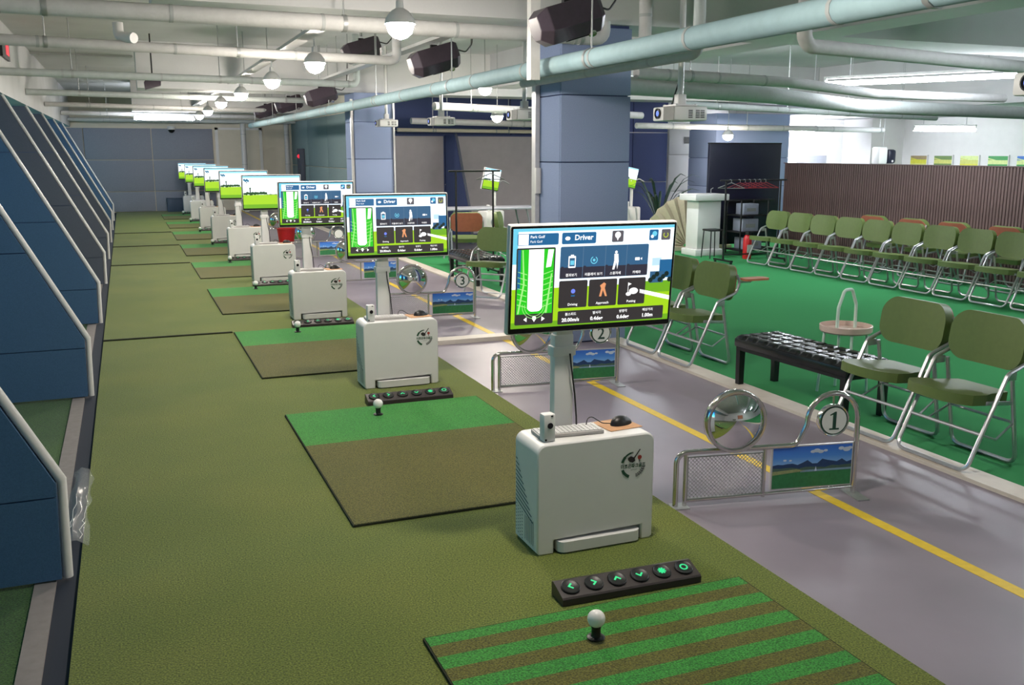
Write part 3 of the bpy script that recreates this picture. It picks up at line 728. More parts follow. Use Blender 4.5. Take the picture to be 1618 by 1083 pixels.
# ------------------------------------------------------------------ bay signs with convex mirrors
def make_sign(num):
    t = empty('bay_sign')
    r = .0125
    # outer rail: left leg, top rail, S-curve, arch, right post
    path = rounded([(.0, 0, 0), (.0, 0, .262), (.595, 0, .262), (.638, 0, .36)], [0, .05, .05, 0])
    cx, cz, ra = .770, .375, .130
    path += [Vector((cx + ra * math.cos(R(a)), 0, cz + ra * math.sin(R(a)))) for a in range(172, -1, -14)]
    path += [Vector((cx + ra, 0, .30)), Vector((cx + ra, 0, 0))]
    MB().tube(path, r, 10).build('rail', 'chrome', t)
    MB().tube([(.045, 0, 0), (.045, 0, .255)], r * .8, 10).build('post', 'chrome', t)
    MB().tube([(.435, 0, .02), (.435, 0, .255)], r * .7, 10).build('post', 'chrome', t)
    MB().tube([(.045, 0, .028), (.895, 0, .040)], r * .7, 10).build('bottom_rail', 'chrome', t)
    # diamond mesh panel
    m = MB(); x0, x1, z0, z1 = .058, .425, .04, .235; st = .0185
    def seg(p, q): m.tube([p, q], .0017, 4, cap=False)
    n = int((x1 - x0 + z1 - z0) / st)
    for i in range(1, n):
        c = i * st
        a = max(0, c - (z1 - z0)); b = min(c, x1 - x0)
        seg((x0 + a, 0, z0 + c - a), (x0 + b, 0, z0 + c - b)); seg((x0 + a, .002, z1 - (c - a)), (x0 + b, .002, z1 - (c - b)))
    tag(m.build('wire_mesh', 'steel_rod', t), kind='stuff')
    fr = MB()
    for lo, hi in (((x0 - .006, -.005, z0 - .006), (x1 + .006, .005, z0)), ((x0 - .006, -.005, z1), (x1 + .006, .005, z1 + .006)), ((x0 - .006, -.005, z0), (x0, .005, z1)), ((x1, -.005, z0), (x1 + .006, .005, z1))): fr.b2(lo, hi)
    fr.build('mesh_frame', 'steel_rod', t)
    # printed golf course panel
    px0, px1, pz0, pz1 = .468, .884, .050, .262
    b = MB().b2((px0, -.006, pz0), (px1, .006, pz1)).build('picture_panel', 'trim_metal', t)
    p = MB(); L = -.0004; y = -.0066; a0, a1, c0, c1 = px0 + .006, px1 - .006, pz0 + .006, pz1 - .006
    w_, h_ = a1 - a0, c1 - c0; U = lambda u: a0 + u * w_; V = lambda v: c0 + v * h_
    p.rect(a0, V(.38), a1, c1, y, 0); p.rect(a0, c0, a1, V(.40), y + L, 5)
    rd = random.Random(3)
    mt = [(U(0), V(.40))] + [(U(i / 16), V(.55 + .07 * rd.random() + (.05 if i in (6, 7, 10, 11, 14) else 0))) for i in range(17)] + [(U(1), V(.40))]
    p.flat(mt, y + L, 1); mt2 = [(U(0), V(.38))] + [(U(i / 12), V(.46 + .05 * rd.random())) for i in range(13)] + [(U(1), V(.38))]; p.flat(mt2, y + 2 * L, 2)
    p.rect(U(.35), V(.37), U(1), V(.42), y + 3 * L, 3); p.flat([(U(0), V(.33)), (U(.42), V(.40)), (U(.30), V(.45)), (U(0), V(.42))], y + 3 * L, 4)
    p.flat([(U(.53), V(.38)), (U(.545), V(.50)), (U(.56), V(.38))], y + 4 * L, 6)
    for u, v, q in ((.50, .86, .012), (.55, .88, .016), (.60, .85, .014), (.66, .87, .010), (.86, .90, .014), (.93, .87, .018), (.97, .90, .012), (.15, .68, .008), (.22, .67, .007)): p.disc(U(u), V(v), q * .62, y + L, 6, 9, 1.8)
    p.build('printed_picture', ['p_sky', 'p_mount', 'p_mount2', 'p_lake', 'p_sand', 'p_grass', 'p_cloud'], b, 'printed golf course with mountains and blue sky')
    # convex mirror
    rx = Matrix.Rotation(R(90), 3, 'X'); mz = .402
    rm = MB().lathe([(.110, -.035), (.140, -.030), (.148, -.015), (.148, .020), (.144, .026), (.135, .026), (.131, .018)], 40, (.272, -.012, mz), rx).build('mirror_rim', 'chrome', t)
    prof = [(.134 * math.sin(R(a)) / math.sin(R(48)), .018 + .058 * (math.cos(R(a)) - math.cos(R(48))) / (1 - math.cos(R(48)))) for a in range(48, -1, -6)]
    MB().lathe(prof[:-1] + [(1e-7, prof[-1][1])], 40, (.272, -.012, mz), rx).build('mirror_glass', 'mirror', rm)
    MB().tube([(.272, 0, .262), (.272, 0, .30)], .012, 10).build('mirror_stem', 'chrome', t)
    # number disc
    d = MB().lathe([(0, -.014), (.076, -.014), (.078, -.008), (.078, .012), (.074, .016), (.070, .013), (0, .013)], 32, (cx, 0, cz), rx).build('number_disc', 'chrome', t)
    f = MB(); y = -.0140
    f.disc(cx, cz, .069, y, 1, 32); f.disc(cx, cz, .063, y - .0005, 0, 32)
    if num == 1:
        f.flat([(cx - .008, cz - .036), (cx + .010, cz - .036), (cx + .010, cz + .044), (cx + .002, cz + .044), (cx - .024, cz + .030), (cx - .022, cz + .025), (cx - .008, cz + .030)], y - .001, 1)
        f.rect(cx - .024, cz - .044, cx + .026, cz - .036, y - .001, 1)
    elif num: f.text(str(num), cx, cz - .042, .118, y - .001, 1, True, .012, .95)
    f.build('number_face', ['disc_white', 'digit_green'], d)
    MB().cyl((cx, 0, cz + .076), (cx, 0, cz + .13), .006, 8).build('disc_stem', 'chrome', t)
    MB().b2((.870, -.10, 0), (.930, .10, .006)).build('foot_plate', 'steel_rod', t)
    MB().b2((-.02, -.04, 0), (.06, .04, .005)).build('foot_plate', 'steel_rod', t)
    return t
for i, (x, y, rz) in enumerate(((2.245, 3.56, -10.5), (2.235, 5.90, -8), (2.235, 8.85, -6), (2.235, 11.75, -6), (2.235, 14.7, -6), (2.235, 17.6, -6))):
    s = make_sign(i + 1 if i < 3 else 0) if i < 4 else copy_tree(s4)
    if i == 3: s4 = s
    place(s, (x, y, -.008), R(rz))
    tag(s, ('chrome bay sign numbered %s with convex mirror and golf picture' % ('one', 'two', 'three')[i]) if i < 3 else '%s chrome bay sign with convex mirror from the camera' % ORD[i], 'sign', 'bay signs on the walkway')
# clear plastic film beside the nearest divider
m = bpy.data.materials.new('clear_film'); m.use_nodes = True; MATS['clear_film'] = m
bs = m.node_tree.nodes['Principled BSDF']; bs.inputs['Alpha'].default_value = .10; bs.inputs['Roughness'].default_value = .12; bs.inputs['Base Color'].default_value = (.9, .93, .93, 1)
f = MB(); N, K = 9, 5; rd = random.Random(2)
gv = [(-.345 + .085 * j / K + .012 * rd.uniform(-1, 1), 4.05 + 1.0 * i / N, .005 + .045 * math.sin(math.pi * j / K) * (.6 + .4 * rd.random()) + .01 * rd.random()) for i in range(N + 1) for j in range(K + 1)]
f.add(gv, [(i * (K + 1) + j, i * (K + 1) + j + 1, (i + 1) * (K + 1) + j + 1, (i + 1) * (K + 1) + j) for i in range(N) for j in range(K)], 0, True)
o = f.build('plastic_film', 'clear_film'); sl = o.modifiers.new('thick', 'SOLIDIFY'); sl.thickness = .002
for xa, ya, yb in ((-.335, 4.05, 4.6), (-.285, 4.10, 4.45)):
    MB().tube([(xa + rd.uniform(-.008, .008) + (.02 * i / 9), ya + (yb - ya) * i / 9, .022 + rd.uniform(0, .02)) for i in range(10)], .0016, 5).build('film_glint', 'white_plastic', o)  # white strands imitate the bright glints along the crumpled film
tag(o, 'crumpled clear plastic film beside the nearest blue divider', 'film')

# ------------------------------------------------------------------ ceiling services
def pipe(name_label, pts, r, mt, bands=None, rods=None, ztop=3.4, n=12, bend=.10, cat='pipe', group='ceiling pipes'):
    P0 = [Vector(p) for p in pts]; base = P0[0].copy()
    t = empty('ceiling_pipe', base); tag(t, name_label, cat, group)
    P = rounded([p - base for p in P0], bend) if len(P0) > 2 else [p - base for p in P0]
    MB().tube(P, r, n).build('pipe_run', mt, t)
    L = (P0[1] - P0[0]) if len(P0) == 2 or (P0[1] - P0[0]).length > .8 else (P0[2] - P0[1])
    S = Vector((0, 0, 0)) if len(P0) == 2 or (P0[1] - P0[0]).length > .8 else P0[1] - base
    d = L.normalized(); ln = L.length
    if bands:
        k = bands * .6
        bm = None
        while k < ln - .15:
            c = S + d * k; MB().tube([c - d * .012, c + d * .012], r * 1.05, n).build('pipe_band', 'band', t); k += bands
    if rods:
        k = rods * .45
        while k < ln:
            c = S + d * k; top = ztop - base.z
            h = MB(); h.tube([c + Vector((0, 0, r * .9)), Vector((c.x, c.y, top))], .006, 6); h.tube([c - d * .015, c + d * .015], r * 1.08, n); h.build('hanger_rod', 'steel_rod', t); k += rods
    return t
pipe('thick pale teal pipe running lengthwise above the walkway', [(2.9, 1.6, 2.2), (2.9, 24.0, 2.23)], .063, 'pipe_teal', 1.15, 2.9)
pipe('thin pale pipe just below the thick teal pipe', [(3.17, 4.95, 2.62), (3.17, 4.95, 2.17), (3.17, 7.62, 2.17)], .036, 'pipe_green', .9, None, bend=.07)
pipe('white cross pipe nearest the camera over the bays', [(-1.24, 6.76, 2.49), (3.62, 7.04, 2.49), (3.62, 7.04, 2.62)], .056, 'pipe_lag', 1.0, 1.9, bend=.08)
pipe('second cross pipe over the bays from the camera', [(-1.24, 8.92, 2.5), (2.62, 9.6, 2.5), (2.62, 9.6, ZC)], .045, 'pipe_lag', 1.1, 1.6, bend=.07)
pipe('third cross pipe over the bays from the camera', [(-1.24, 12.45, 2.5), (3.0, 13.06, 2.5), (3.0, 13.06, ZC)], .045, 'pipe_green', 1.1, 1.7, bend=.07)
pipe('fourth cross pipe over the bays from the camera', [(-1.24, 15.72, 2.46), (3.2, 16.7, 2.46)], .045, 'pipe_green', 1.2, 1.6)
pipe('fifth cross pipe over the bays from the camera', [(-1.24, 19.3, 2.45), (3.1, 20.6, 2.45)], .042, 'pipe_lag', 1.2, 1.7)
pipe('sixth cross pipe near the far wall', [(-1.24, 24.2, 2.48), (4.5, 25.6, 2.48)], .05, 'pipe_lag', 1.4, 2.2)
pipe('seventh cross pipe close to the far wall', [(-1.24, 27.0, 2.42), (4.5, 27.3, 2.42)], .05, 'pipe_green', 1.4, 2.2)
pipe('grey white pipe with elbow over the near chairs', [(4.27, 5.39, ZC), (4.27, 5.39, 2.30), (5.56, 5.68, 2.30), (7.6, 6.12, 2.29)], .050, 'pipe_lag', .55, None, bend=.09)
pipe('white lagged pipe sagging over the green carpet', [(4.45, 7.98, 2.32), (6.35, 8.20, 2.30), (8.30, 9.05, 2.27), (10.4, 9.15, 2.27)], .052, 'pipe_lag', .6, 1.4, bend=.5)
pipe('thick grey green duct beneath the lagged pipe', [(4.05, 8.05, 2.22), (6.4, 8.62, 2.20), (8.6, 9.75, 2.17), (12.2, 10.2, 2.15)], .085, 'pipe_green', None, None, bend=.6, n=16)
pipe('slim grey pipe behind the thick duct', [(6.2, 10.0, 2.16), (12.2, 12.0, 2.14)], .04, 'pipe_green', 1.2, 1.5)
pipe('white pipe crossing behind the column toward the booths', [(3.99, 12.75, 2.22), (7.9, 13.95, 2.19)], .055, 'pipe_lag', 1.2, 1.4)
pipe('white pipe near the top of the grey impact screens', [(4.62, 16.1, 2.13), (8.9, 16.5, 2.08)], .055, 'pipe_lag', 1.2, 1.5)
pipe('cream pipe lowest above the grey impact screens', [(4.62, 17.0, 2.00), (9.0, 17.1, 1.98)], .035, 'cream', 1.2, 1.5)
pipe('white pipe in front of the pale back wall', [(8.0, 14.3, 2.04), (13.6, 14.65, 2.02)], .05, 'pipe_lag', 1.2, 1.6)
pipe('slim white pipe under the right soffit', [(9.2, 12.3, 2.24), (15.9, 12.4, 2.22)], .028, 'pipe_lag', 1.2, 1.8)
pipe('thick white stub pipe dropping beside the blue column', [(3.76, 6.62, ZC), (3.76, 6.62, 2.36)], .05, 'pipe_lag', .3, None)
pipe('white bent pipe stub under the left boards', [(.04, 9.2, 2.70), (.04, 9.2, 2.58), (.16, 9.05, 2.56)], .045, 'white_plastic', None, None, bend=.06)
pipe('vertical white pipe standing against the far wall', [(3.05, 27.0, 0), (3.05, 27.0, 2.36)], .07, 'pipe_lag', .8, None)
pipe('vertical grey pipe beside the teal side wall', [(4.3, 27.6, 0), (4.3, 27.6, ZC)], .07, 'pipe_lag', .8, None)
st = empty('ceiling_strut', (2.72, 6.35, 0)); tag(st, 'square white strut hanging in front of the teal pipe', 'strut')
MB().b2((-.035, -.035, 2.10), (.035, .035, ZC)).build('strut_tube', 'white_metal', st); MB().b2((-.06, -.06, ZC - .02), (.06, .06, ZC)).build('strut_plate', 'white_metal', st)
# lighting track and sensor rail
for x, z, a, b, lab in ((1.56, 2.585, 7.9, 27.5, 'pale cable tray carrying the pendant lamps'), (2.80, 2.622, 7.95, 14.8, 'grey steel rail carrying the black swing cameras')):
    tr = empty('cable_tray', (x, a, z)); tag(tr, lab, 'tray')
    MB().b2((-.06, 0, 0), (.06, b - a, .006)).b2((-.06, 0, .006), (-.055, b - a, .03)).b2((.055, 0, .006), (.06, b - a, .03)).build('tray_channel', 'trim_metal', tr)
    k = 1.0
    while k < b - a:
        if not any(lo - a - .1 < k < hi - a + .1 for lo, hi in ((7.15, 7.85), (14.9, 15.6), (23.0, 23.6))):
            MB().tube([(0, k, .006), (0, k, ZC - z)], .005, 6).build('hanger_rod', 'steel_rod', tr)
        k += 2.2
# pendant lamps
emit('bulb_glow', (255, 245, 232), LAMP_W / (math.pi * 4 * math.pi * .085 ** 2))
def make_lamp(r=.062, glow='bulb_glow', stem=.07):
    t = empty('pendant_lamp'); bm = bmesh.new(); bmesh.ops.create_icosphere(bm, subdivisions=2, radius=r)
    MB().addbm(bm).build('bulb', glow, t)
    MB().lathe([(0, r + .06), (.022, r + .06), (.024, r + .015), (r * .62, r * .98), (r * 1.02, r * .5), (r * 1.12, r * .08), (r * 1.09, r * .08), (r * .98, r * .5), (r * .58, r * .95), (0, r * 1.06)], 18).build('lamp_holder', 'white_metal', t)
    MB().tube([(0, 0, r + .05), (0, 0, r + .05 + stem)], .006, 6).build('stem', 'steel_rod', t); return t
l0 = make_lamp(.085, stem=.078)
for k, (x, y) in enumerate(((1.64, 3.05), (1.625, 5.86), (1.616, 8.63), (1.56, 10.84), (1.52, 13.42), (1.49, 15.95), (1.545, 19.15), (1.555, 21.5))):
    o = l0 if k == 0 else copy_tree(l0); place(o, (x, y, 2.36))
    tag(o, 'glowing pendant lamp over the nearest bay, just above the picture' if k == 0 else '%s glowing pendant lamp over the bays from the camera' % ORD[k - 1], 'lamp', 'pendant lamps over the bays')
for (x, y, z, lab) in ((4.49, 12.1, 2.42, 'small glowing lamp high above the far walkway'), (5.2, 13.5, 2.12, 'bright low lamp in front of the grey impact screens'), (9.62, 14.0, 1.88, 'bright lamp above the black display board')):
    o = copy_tree(l0); place(o, (x, y, z)); tag(o, lab, 'lamp', 'lamps over the booths')
    MB().tube([(0, 0, .18), (0, 0, ZC - z)], .005, 6).build('drop_wire', 'steel_rod', o)
# fluorescent battens
def batten(x, y, z, L, rz, lab, w=BATTEN_W, drop=None, rt=.03):
    t = empty('fluorescent_batten', (x, y, z), rz); tag(t, lab, 'light', 'fluorescent battens')
    emit('tube_glow_%d' % int(w), (240, 246, 255), w / (math.pi * 2 * math.pi * rt * L))
    MB().tube([(-L / 2, 0, 0), (L / 2, 0, 0)], rt, 10).build('tube', 'tube_glow_%d' % int(w), t)
    MB().b2((-L / 2 - .02, -.02, rt + .03), (L / 2 + .02, .02, rt + .06)).build('batten_body', 'white_metal', t)
    for s in (-1, 1):
        MB().b2((s * (L / 2 + .001) - .012, -.02, -.02), (s * (L / 2 + .001) + .012, .02, rt + .035)).build('end_cap', 'white_metal', t)
        if drop: MB().tube([(s * L * .35, 0, rt + .05), (s * L * .35, 0, drop - z)], .005, 6).build('drop_wire', 'steel_rod', t)
    return t
batten(8.75, 8.95, 2.44, 2.2, R(-62), 'long bright fluorescent batten above the lagged pipe', drop=3.395)
batten(.95, 23.8, 2.36, 1.3, 0, 'bright batten across the bays near the far wall', BATTEN_W * .5, drop=3.395)
batten(13.65, 13.2, 2.00, 1.2, R(-12), 'bright fluorescent batten before the picture wall', BATTEN_W * .55, drop=2.32)
batten(13.3, 16.6, 2.06, 1.5, 0, 'bright batten washing the white back wall', BATTEN_W * 1.4, drop=2.32)
batten(6.9, 4.2, 2.60, 1.5, R(90), 'fluorescent batten over the green carpet right of the picture', drop=3.395)
batten(6.9, 12.2, 2.60, 1.5, R(90), 'fluorescent batten over the far green carpet', BATTEN_W * 1.0, drop=3.395)
batten(7.4, -.5, 2.60, 1.5, R(90), 'unseen fill batten added behind the camera on the right', BATTEN_W * .4, drop=3.395)  # extra batten out of view, added as fill for surfaces facing the camera
batten(5.2, -2.4, 2.60, 1.5, R(90), 'unseen fill batten added over the walkway behind the camera', BATTEN_W * .15, drop=3.395)  # weak unseen batten, added to brighten the fronts from the camera side
# black swing cameras
def make_swing_camera():
    t = empty('swing_camera'); rot = Matrix.Rotation(R(-17), 3, 'Y')
    hexa = [(-.14, -.05), (-.07, -.135), (.07, -.135), (.14, -.05), (.11, .105), (-.11, .105)]
    m = MB()
    rings = [(-.24, .62), (-.17, 1.0), (.19, 1.0), (.23, .8)]; vs = []
    for x, s in rings: vs += [rot @ Vector((x, p[0] * s, p[1] * s)) for p in hexa]
    fs = [tuple(range(6)), tuple(range(23, 17, -1))]
    for i in range(3):
        for k in range(6): fs.append((i * 6 + k, (i + 1) * 6 + k, (i + 1) * 6 + (k + 1) % 6, i * 6 + (k + 1) % 6))
    bm = bmesh.new(); bv = [bm.verts.new(v) for v in vs]
    for f in fs: bm.faces.new([bv[i] for i in f])
    bmesh.ops.recalc_face_normals(bm, faces=bm.faces[:]); bmesh.ops.bevel(bm, geom=bm.edges[:], offset=.004, segments=1, profile=.5, affect='EDGES')
    m.addbm(bm, smooth=False).build('housing', 'sensor_black', t)
    a = rot @ Vector((-.20, -.09, -.045)); b = rot @ Vector((-.06, -.075, -.088))
    MB().rbox(rot @ Vector((.02, -.045, -.134)), (.16, .05, .014), .005, rot).build('lens_window', 'sensor_lens', t)
    MB().lathe([(0, 0), (.03, 0), (.028, .012), (0, .014)], 16, rot @ Vector((.13, -.06, -.132)), Matrix.Rotation(R(150), 3, 'X')).build('lens', 'chrome', t)
    MB().b2((-.03, -.02, .09), (.03, .02, .128)).build('bracket', 'black_metal', t)
    MB().tube(rounded([(.22, .02, .10), (.34, .05, .08), (.42, .10, .16), (.44, .10, .5)], .05), .007, 6).build('camera_cable', 'black_plastic', t)
    return t
s0 = make_swing_camera()
for i, (x, y, z) in enumerate(((2.80, 5.98, 2.47), (2.80, 8.94, 2.47), (2.80, 11.9, 2.84), (2.80, 14.6, 2.44), (2.80, 17.6, 2.46), (2.80, 20.6, 2.46))):
    o = s0 if i == 0 else copy_tree(s0); place(o, (x, y, z)); tag(o, '%s black angular camera box under the ceiling from the camera' % ORD[i], 'camera box', 'black camera boxes under the ceiling')
    if i > 3 or i == 0: MB().tube([(0, 0, .15), (0, 0, ZC - z)], .018, 8).build('hanger', 'steel_rod', o)
o = empty('loudspeaker', (.44, 14.0, 2.50)); tag(o, 'small black loudspeaker under the left ceiling board', 'loudspeaker')
MB().prism([(-.10, -.08), (.10, -.02), (.11, .10), (-.05, .10), (-.11, .02)], 1, -.07, .07).build('speaker_box', 'sensor_black', o); MB().tube([(0, 0, .09), (0, 0, .9)], .01, 8).build('bracket', 'black_metal', o)
# projectors
emit('proj_lens', (120, 150, 255), 1.2)
def make_projector():
    t = empty('projector')
    MB().rbox((0, 0, 0), (.28, .30, .10), .012).build('case', 'white_plastic', t)
    MB().b2((-.1415, -.15, -.047), (-.139, -.005, .047)).build('lens_cover', 'logo_grey', t)
    MB().lathe([(.0, 0), (.036, 0), (.038, .012), (.030, .014), (.028, .006), (0, .006)], 18, (-.141, .065, .004), Matrix.Rotation(R(-90), 3, 'Y')).build('lens', 'black_plastic', t)
    MB().lathe([(0, 0), (.02, .0), (.012, .004), (0, .005)], 14, (-.150, .065, .004), Matrix.Rotation(R(-90), 3, 'Y')).build('lit_lens', 'proj_lens', t)
    for x0 in (.0, .06, .10):
        v = MB()
        for j in range(5): v.b2((x0 - .02, -.1515, -.03 + j * .012), (x0 + .02 - .006, -.1495, -.024 + j * .012))
        v.build('vent_slots', 'bezel', t)
    MB().b2((-.09, -.09, .055), (.09, .09, .065)).build('mount_plate', 'white_metal', t)
    for sx in (-1, 1):
        for sy in (-1, 1): MB().tube([(sx * .08, sy * .08, .045), (sx * .08, sy * .08, .07)], .008, 6).build('mount_leg', 'steel_rod', t)
    MB().rbox((0, 0, .10), (.07, .06, .08), .006).build('mount_block', 'white_metal', t)
    MB().tube([(0, 0, .12), (0, 0, 1.37)], .022, 10).build('mount_pole', 'white_metal', t)
    MB().tube(rounded([(.0, .12, .06), (.02, .10, .16), (.03, .03, .3), (.028, .03, 1.3)], .04), .006, 6).build('cable', 'black_plastic', t)
    return t
p0 = make_projector()
for i, (x, y, z) in enumerate(((3.82, 3.05, 1.895), (3.80, 6.15, 1.875), (3.80, 9.1, 1.97), (3.80, 11.85, 1.985), (3.72, 14.3, 2.03))):
    o = p0 if i == 0 else copy_tree(p0); place(o, (x, y, z))
    tag(o, ['white projector cut by the right edge of the picture', 'white projector hanging right of the blue column', 'white projector half hidden behind the blue column', 'white projector hanging between the two blue columns', 'white projector hanging in front of the far column'][i], 'projector', 'ceiling projectors')
# red lit sign on the soffit, camera dome and hydrant box at the far wall
emit('red_glow', (230, 40, 60), 1.3)
o = empty('exit_indicator', (-1.235, 13.2, 2.70)); tag(o, 'small red lit indicator sign on the left soffit', 'sign')
MB().b2((0, -.40, 0), (.03, .40, .24)).build('sign_case', 'black_plastic', o); MB().b2((.03, -.02, .05), (.034, .30, .19)).build('lit_face', 'red_glow', o)
o = empty('dome_camera', (1.28, YF - .10, 2.24)); tag(o, 'small white dome camera at the top of the far wall', 'camera')
bm = bmesh.new(); bmesh.ops.create_uvsphere(bm, u_segments=14, v_segments=8, radius=.09); MB().addbm(bm, (0, -.0, -.03)).build('dome', 'bezel', o)
MB().lathe([(0, .06), (.10, .06), (.11, .0), (.095, -.03)], 18).build('dome_base', 'white_plastic', o)
o = empty('hydrant_box', (4.45, 26.3, 0)); tag(o, 'dark fire hydrant cabinet with red lamp on the side wall', 'hydrant cabinet')
MB().rbox((0, 0, 1.15), (.10, .62, 1.1), .01).build('cabinet', 'grey_felt', o); MB().lathe([(0, .05), (.03, .045), (.06, 0)], 14, (-.05, 0, 1.5), Matrix.Rotation(R(-90), 3, 'Y')).build('red_lamp', 'red_glow', o); MB().lathe([(0, .01), (.07, .01), (.08, 0)], 14, (-.05, 0, 1.1), Matrix.Rotation(R(-90), 3, 'Y')).build('bell', 'black_metal', o)
o = empty('storage_box', (1.26, YF - .24, 0)); tag(o, 'dark blue box standing at the far wall', 'box'); MB().rbox((0, 0, .17), (.46, .3, .34), .01).build('box_body', 'grey_box', o); MB().rbox((0, 0, .35), (.48, .32, .03), .008).build('box_lid', 'grey_box', o)
o = empty('red_bucket', (2.55, 16.9, -.008)); tag(o, 'red bucket on the walkway behind the fourth kiosk', 'bucket'); MB().lathe([(0, 0), (.12, 0), (.16, .30), (.168, .30), (.168, .31), (.15, .31), (.115, .015), (0, .015)], 20).build('bucket_body', 'red', o); MB().tube([(.16 * math.cos(R(a)), 0, .30 + .14 * math.sin(R(a))) for a in range(0, 181, 20)], .004, 6).build('bucket_handle', 'steel_rod', o)

# ------------------------------------------------------------------ folding chairs
def bevel_prism(poly, axis, lo, hi, off, seg=3):
    m = MB().prism(poly, axis, lo, hi); bm = bmesh.new(); bv = [bm.verts.new(v) for v in m.v]
    for f in m.f: bm.faces.new([bv[i] for i in f])
    ed = [e for e in bm.edges if len(e.link_faces) == 2 and e.calc_face_angle(0) > R(60)]
    bmesh.ops.bevel(bm, geom=ed, offset=off, segments=seg, profile=.5, affect='EDGES')
    return bm
CW = .235
def make_chair(tablet=True, shell=True):
    t = empty('folding_chair'); r = .0115; hw = CW
    f = [(.385, 0, .70), (.415, 0, .645), (.385, 0, .565), (.225, 0, .505), (.0, 0, .024)]
    pts = [(x, -hw, z) for x, _, z in f] + [(x, hw, z) for x, _, z in f[::-1]]
    MB().tube(rounded(pts, .05), r, 8).build('front_frame', 'chair_tube', t)
    h2 = hw - .028
    MB().tube(rounded([(.285, -h2, .505), (.375, -h2, .012), (.375, h2, .012), (.285, h2, .505)], .05), r, 8).build('rear_frame', 'chair_tube', t)
    MB().tube([(.085, -hw, .205), (.085, hw, .205)], r * .8, 8).build('stretcher', 'chair_tube', t)
    MB().tube([(.335, -h2, .235), (.335, h2, .235)], r * .7, 8).build('stretcher', 'chair_tube', t)
    for s in (-1, 1):
        MB().tube([(.085, s * (hw - .012), .205), (.20, s * (hw - .012), .165), (.335, s * (hw - .03), .235)], r * .55, 6).build('folding_link', 'chair_tube', t)
        MB().rbox((.26, s * (hw - .006), .49), (.06, .012, .04), .004).build('hinge_plate', 'chair_tube', t)
        MB().rbox((.19, s * (hw - .03), .352), (.24, .012, .022), .003, Matrix.Rotation(R(5), 3, 'Y')).build('seat_rail', 'chair_tube', t)
    # seat pad: wide round front, waisted rear
    out = [(-.045, -.10), (-.055, 0), (-.045, .10), (-.02, .17), (.03, .212), (.12, .212), (.19, .178), (.27, .168), (.325, .160), (.34, .13), (.345, 0), (.34, -.13), (.325, -.160), (.27, -.168), (.19, -.178), (.12, -.212), (.03, -.212), (-.02, -.17)]
    bm = bevel_prism(out, 2, -.030, .024, .017)
    for v in bm.verts:
        if v.co.z > 0: v.co.z -= .010 * math.exp(-(((v.co.x - .17) / .12) ** 2 + (v.co.y / .14) ** 2))
    MB().addbm(bm, (0, 0, .388), Matrix.Rotation(R(4), 3, 'Y')).build('seat', 'olive_vinyl', t)
    # backrest pad with a gentle curve
    bo = rr(-.235, -.125, .235, .125, .090, 8)
    bo = [(x, z + (.024 * (1 - (x / .235) ** 2) if z > 0 else -.008 * (1 - (x / .235) ** 2))) for x, z in bo]
    def curved(lo, hi, off, sc=1.0):
        bm = bevel_prism([(x * sc, z * sc) for x, z in bo], 0, lo, hi, off)
        bmesh.ops.subdivide_edges(bm, edges=[e for e in bm.edges if abs(e.verts[0].co.y - e.verts[1].co.y) > .15], cuts=5)
        for v in bm.verts: v.co.x -= .030 * (v.co.y / .235) ** 2
        return bm
    MB().addbm(curved(-.04, .018, .018), (.385, 0, .625), Matrix.Rotation(R(8), 3, 'Y')).build('backrest', 'olive_vinyl', t)
    if shell: MB().addbm(curved(.019, .028, .003, .985), (.385, 0, .625), Matrix.Rotation(R(8), 3, 'Y')).build('back_shell', 'shell_brown', t, 'brown shell behind the backrest')
    if tablet:
        tb = MB().prism(rr(.0, -.055, .22, .055, .035), 2, -.008, .008).build('writing_tablet', 'tablet_wood', t, 'small brown folded writing tablet'); tb.location = (.43, -CW - .005, .665)
        MB().tube([(.41, -CW, .645), (.50, -CW - .02, .648)], .008, 6).build('tablet_arm', 'chair_tube', t)
    return t
ch0 = make_chair(); ch1 = make_chair(False)
spots = []
for x, y, rz, lab in ((3.815, 3.60, 0, 'olive folding chair at the right edge, nearest the camera'), (3.815, 4.11, 1, 'olive folding chair beside the black bench, next to the nearest chair'),
                      (3.81, 6.145, 0, 'olive folding chair with brown tablet left of the black bench'), (3.81, 6.66, 0, 'olive folding chair half hidden behind the nearest display'),
                      (3.84, 9.05, 0, 'olive folding chair behind the first display, nearer of two by the column'), (3.58, 9.80, 40, 'olive folding chair with its back to the garment rack')):
    spots.append((x, y, rz, lab, 'chairs along the kerb'))
ry = [6.80, 7.33, 7.84, 8.35, 8.86, 9.36, 9.86, 10.37, 10.87, 11.37]
for i, y in enumerate(ry):
    spots.append((8.36 + .004 * i, y, random.uniform(-1.5, 1.5), '%s olive folding chair from the right in the front row by the partition' % ORD[i], 'front row of chairs by the partition'))
for i, y in enumerate((6.55, 7.35, 8.0, 8.75, 9.4, 10.1)):
    spots.append((9.70, y, 180, '%s folding chair from the right in the rear row, its back turned to us' % ORD[i], 'rear row of chairs by the partition'))
for x, y, rz, lab in ((4.55, 13.15, -105, 'folding chair with reddish shell before the grey table'), (5.75, 13.35, -75, 'folding chair at the right end of the grey table'), (7.45, 14.6, -70, 'olive folding chair left of the pleated fan backdrop'), (5.2, 12.5, 150, 'folding chair behind the tall garment rack')):
    spots.append((x, y, rz, lab, 'chairs by the booths'))
for i, (x, y, rz, lab, g) in enumerate(spots):
    o = ch0 if i == 0 else ch1 if i == 6 else copy_tree(ch0 if i < 6 else ch1); place(o, (x, y, .0), R(rz)); tag(o, lab, 'chair', g)

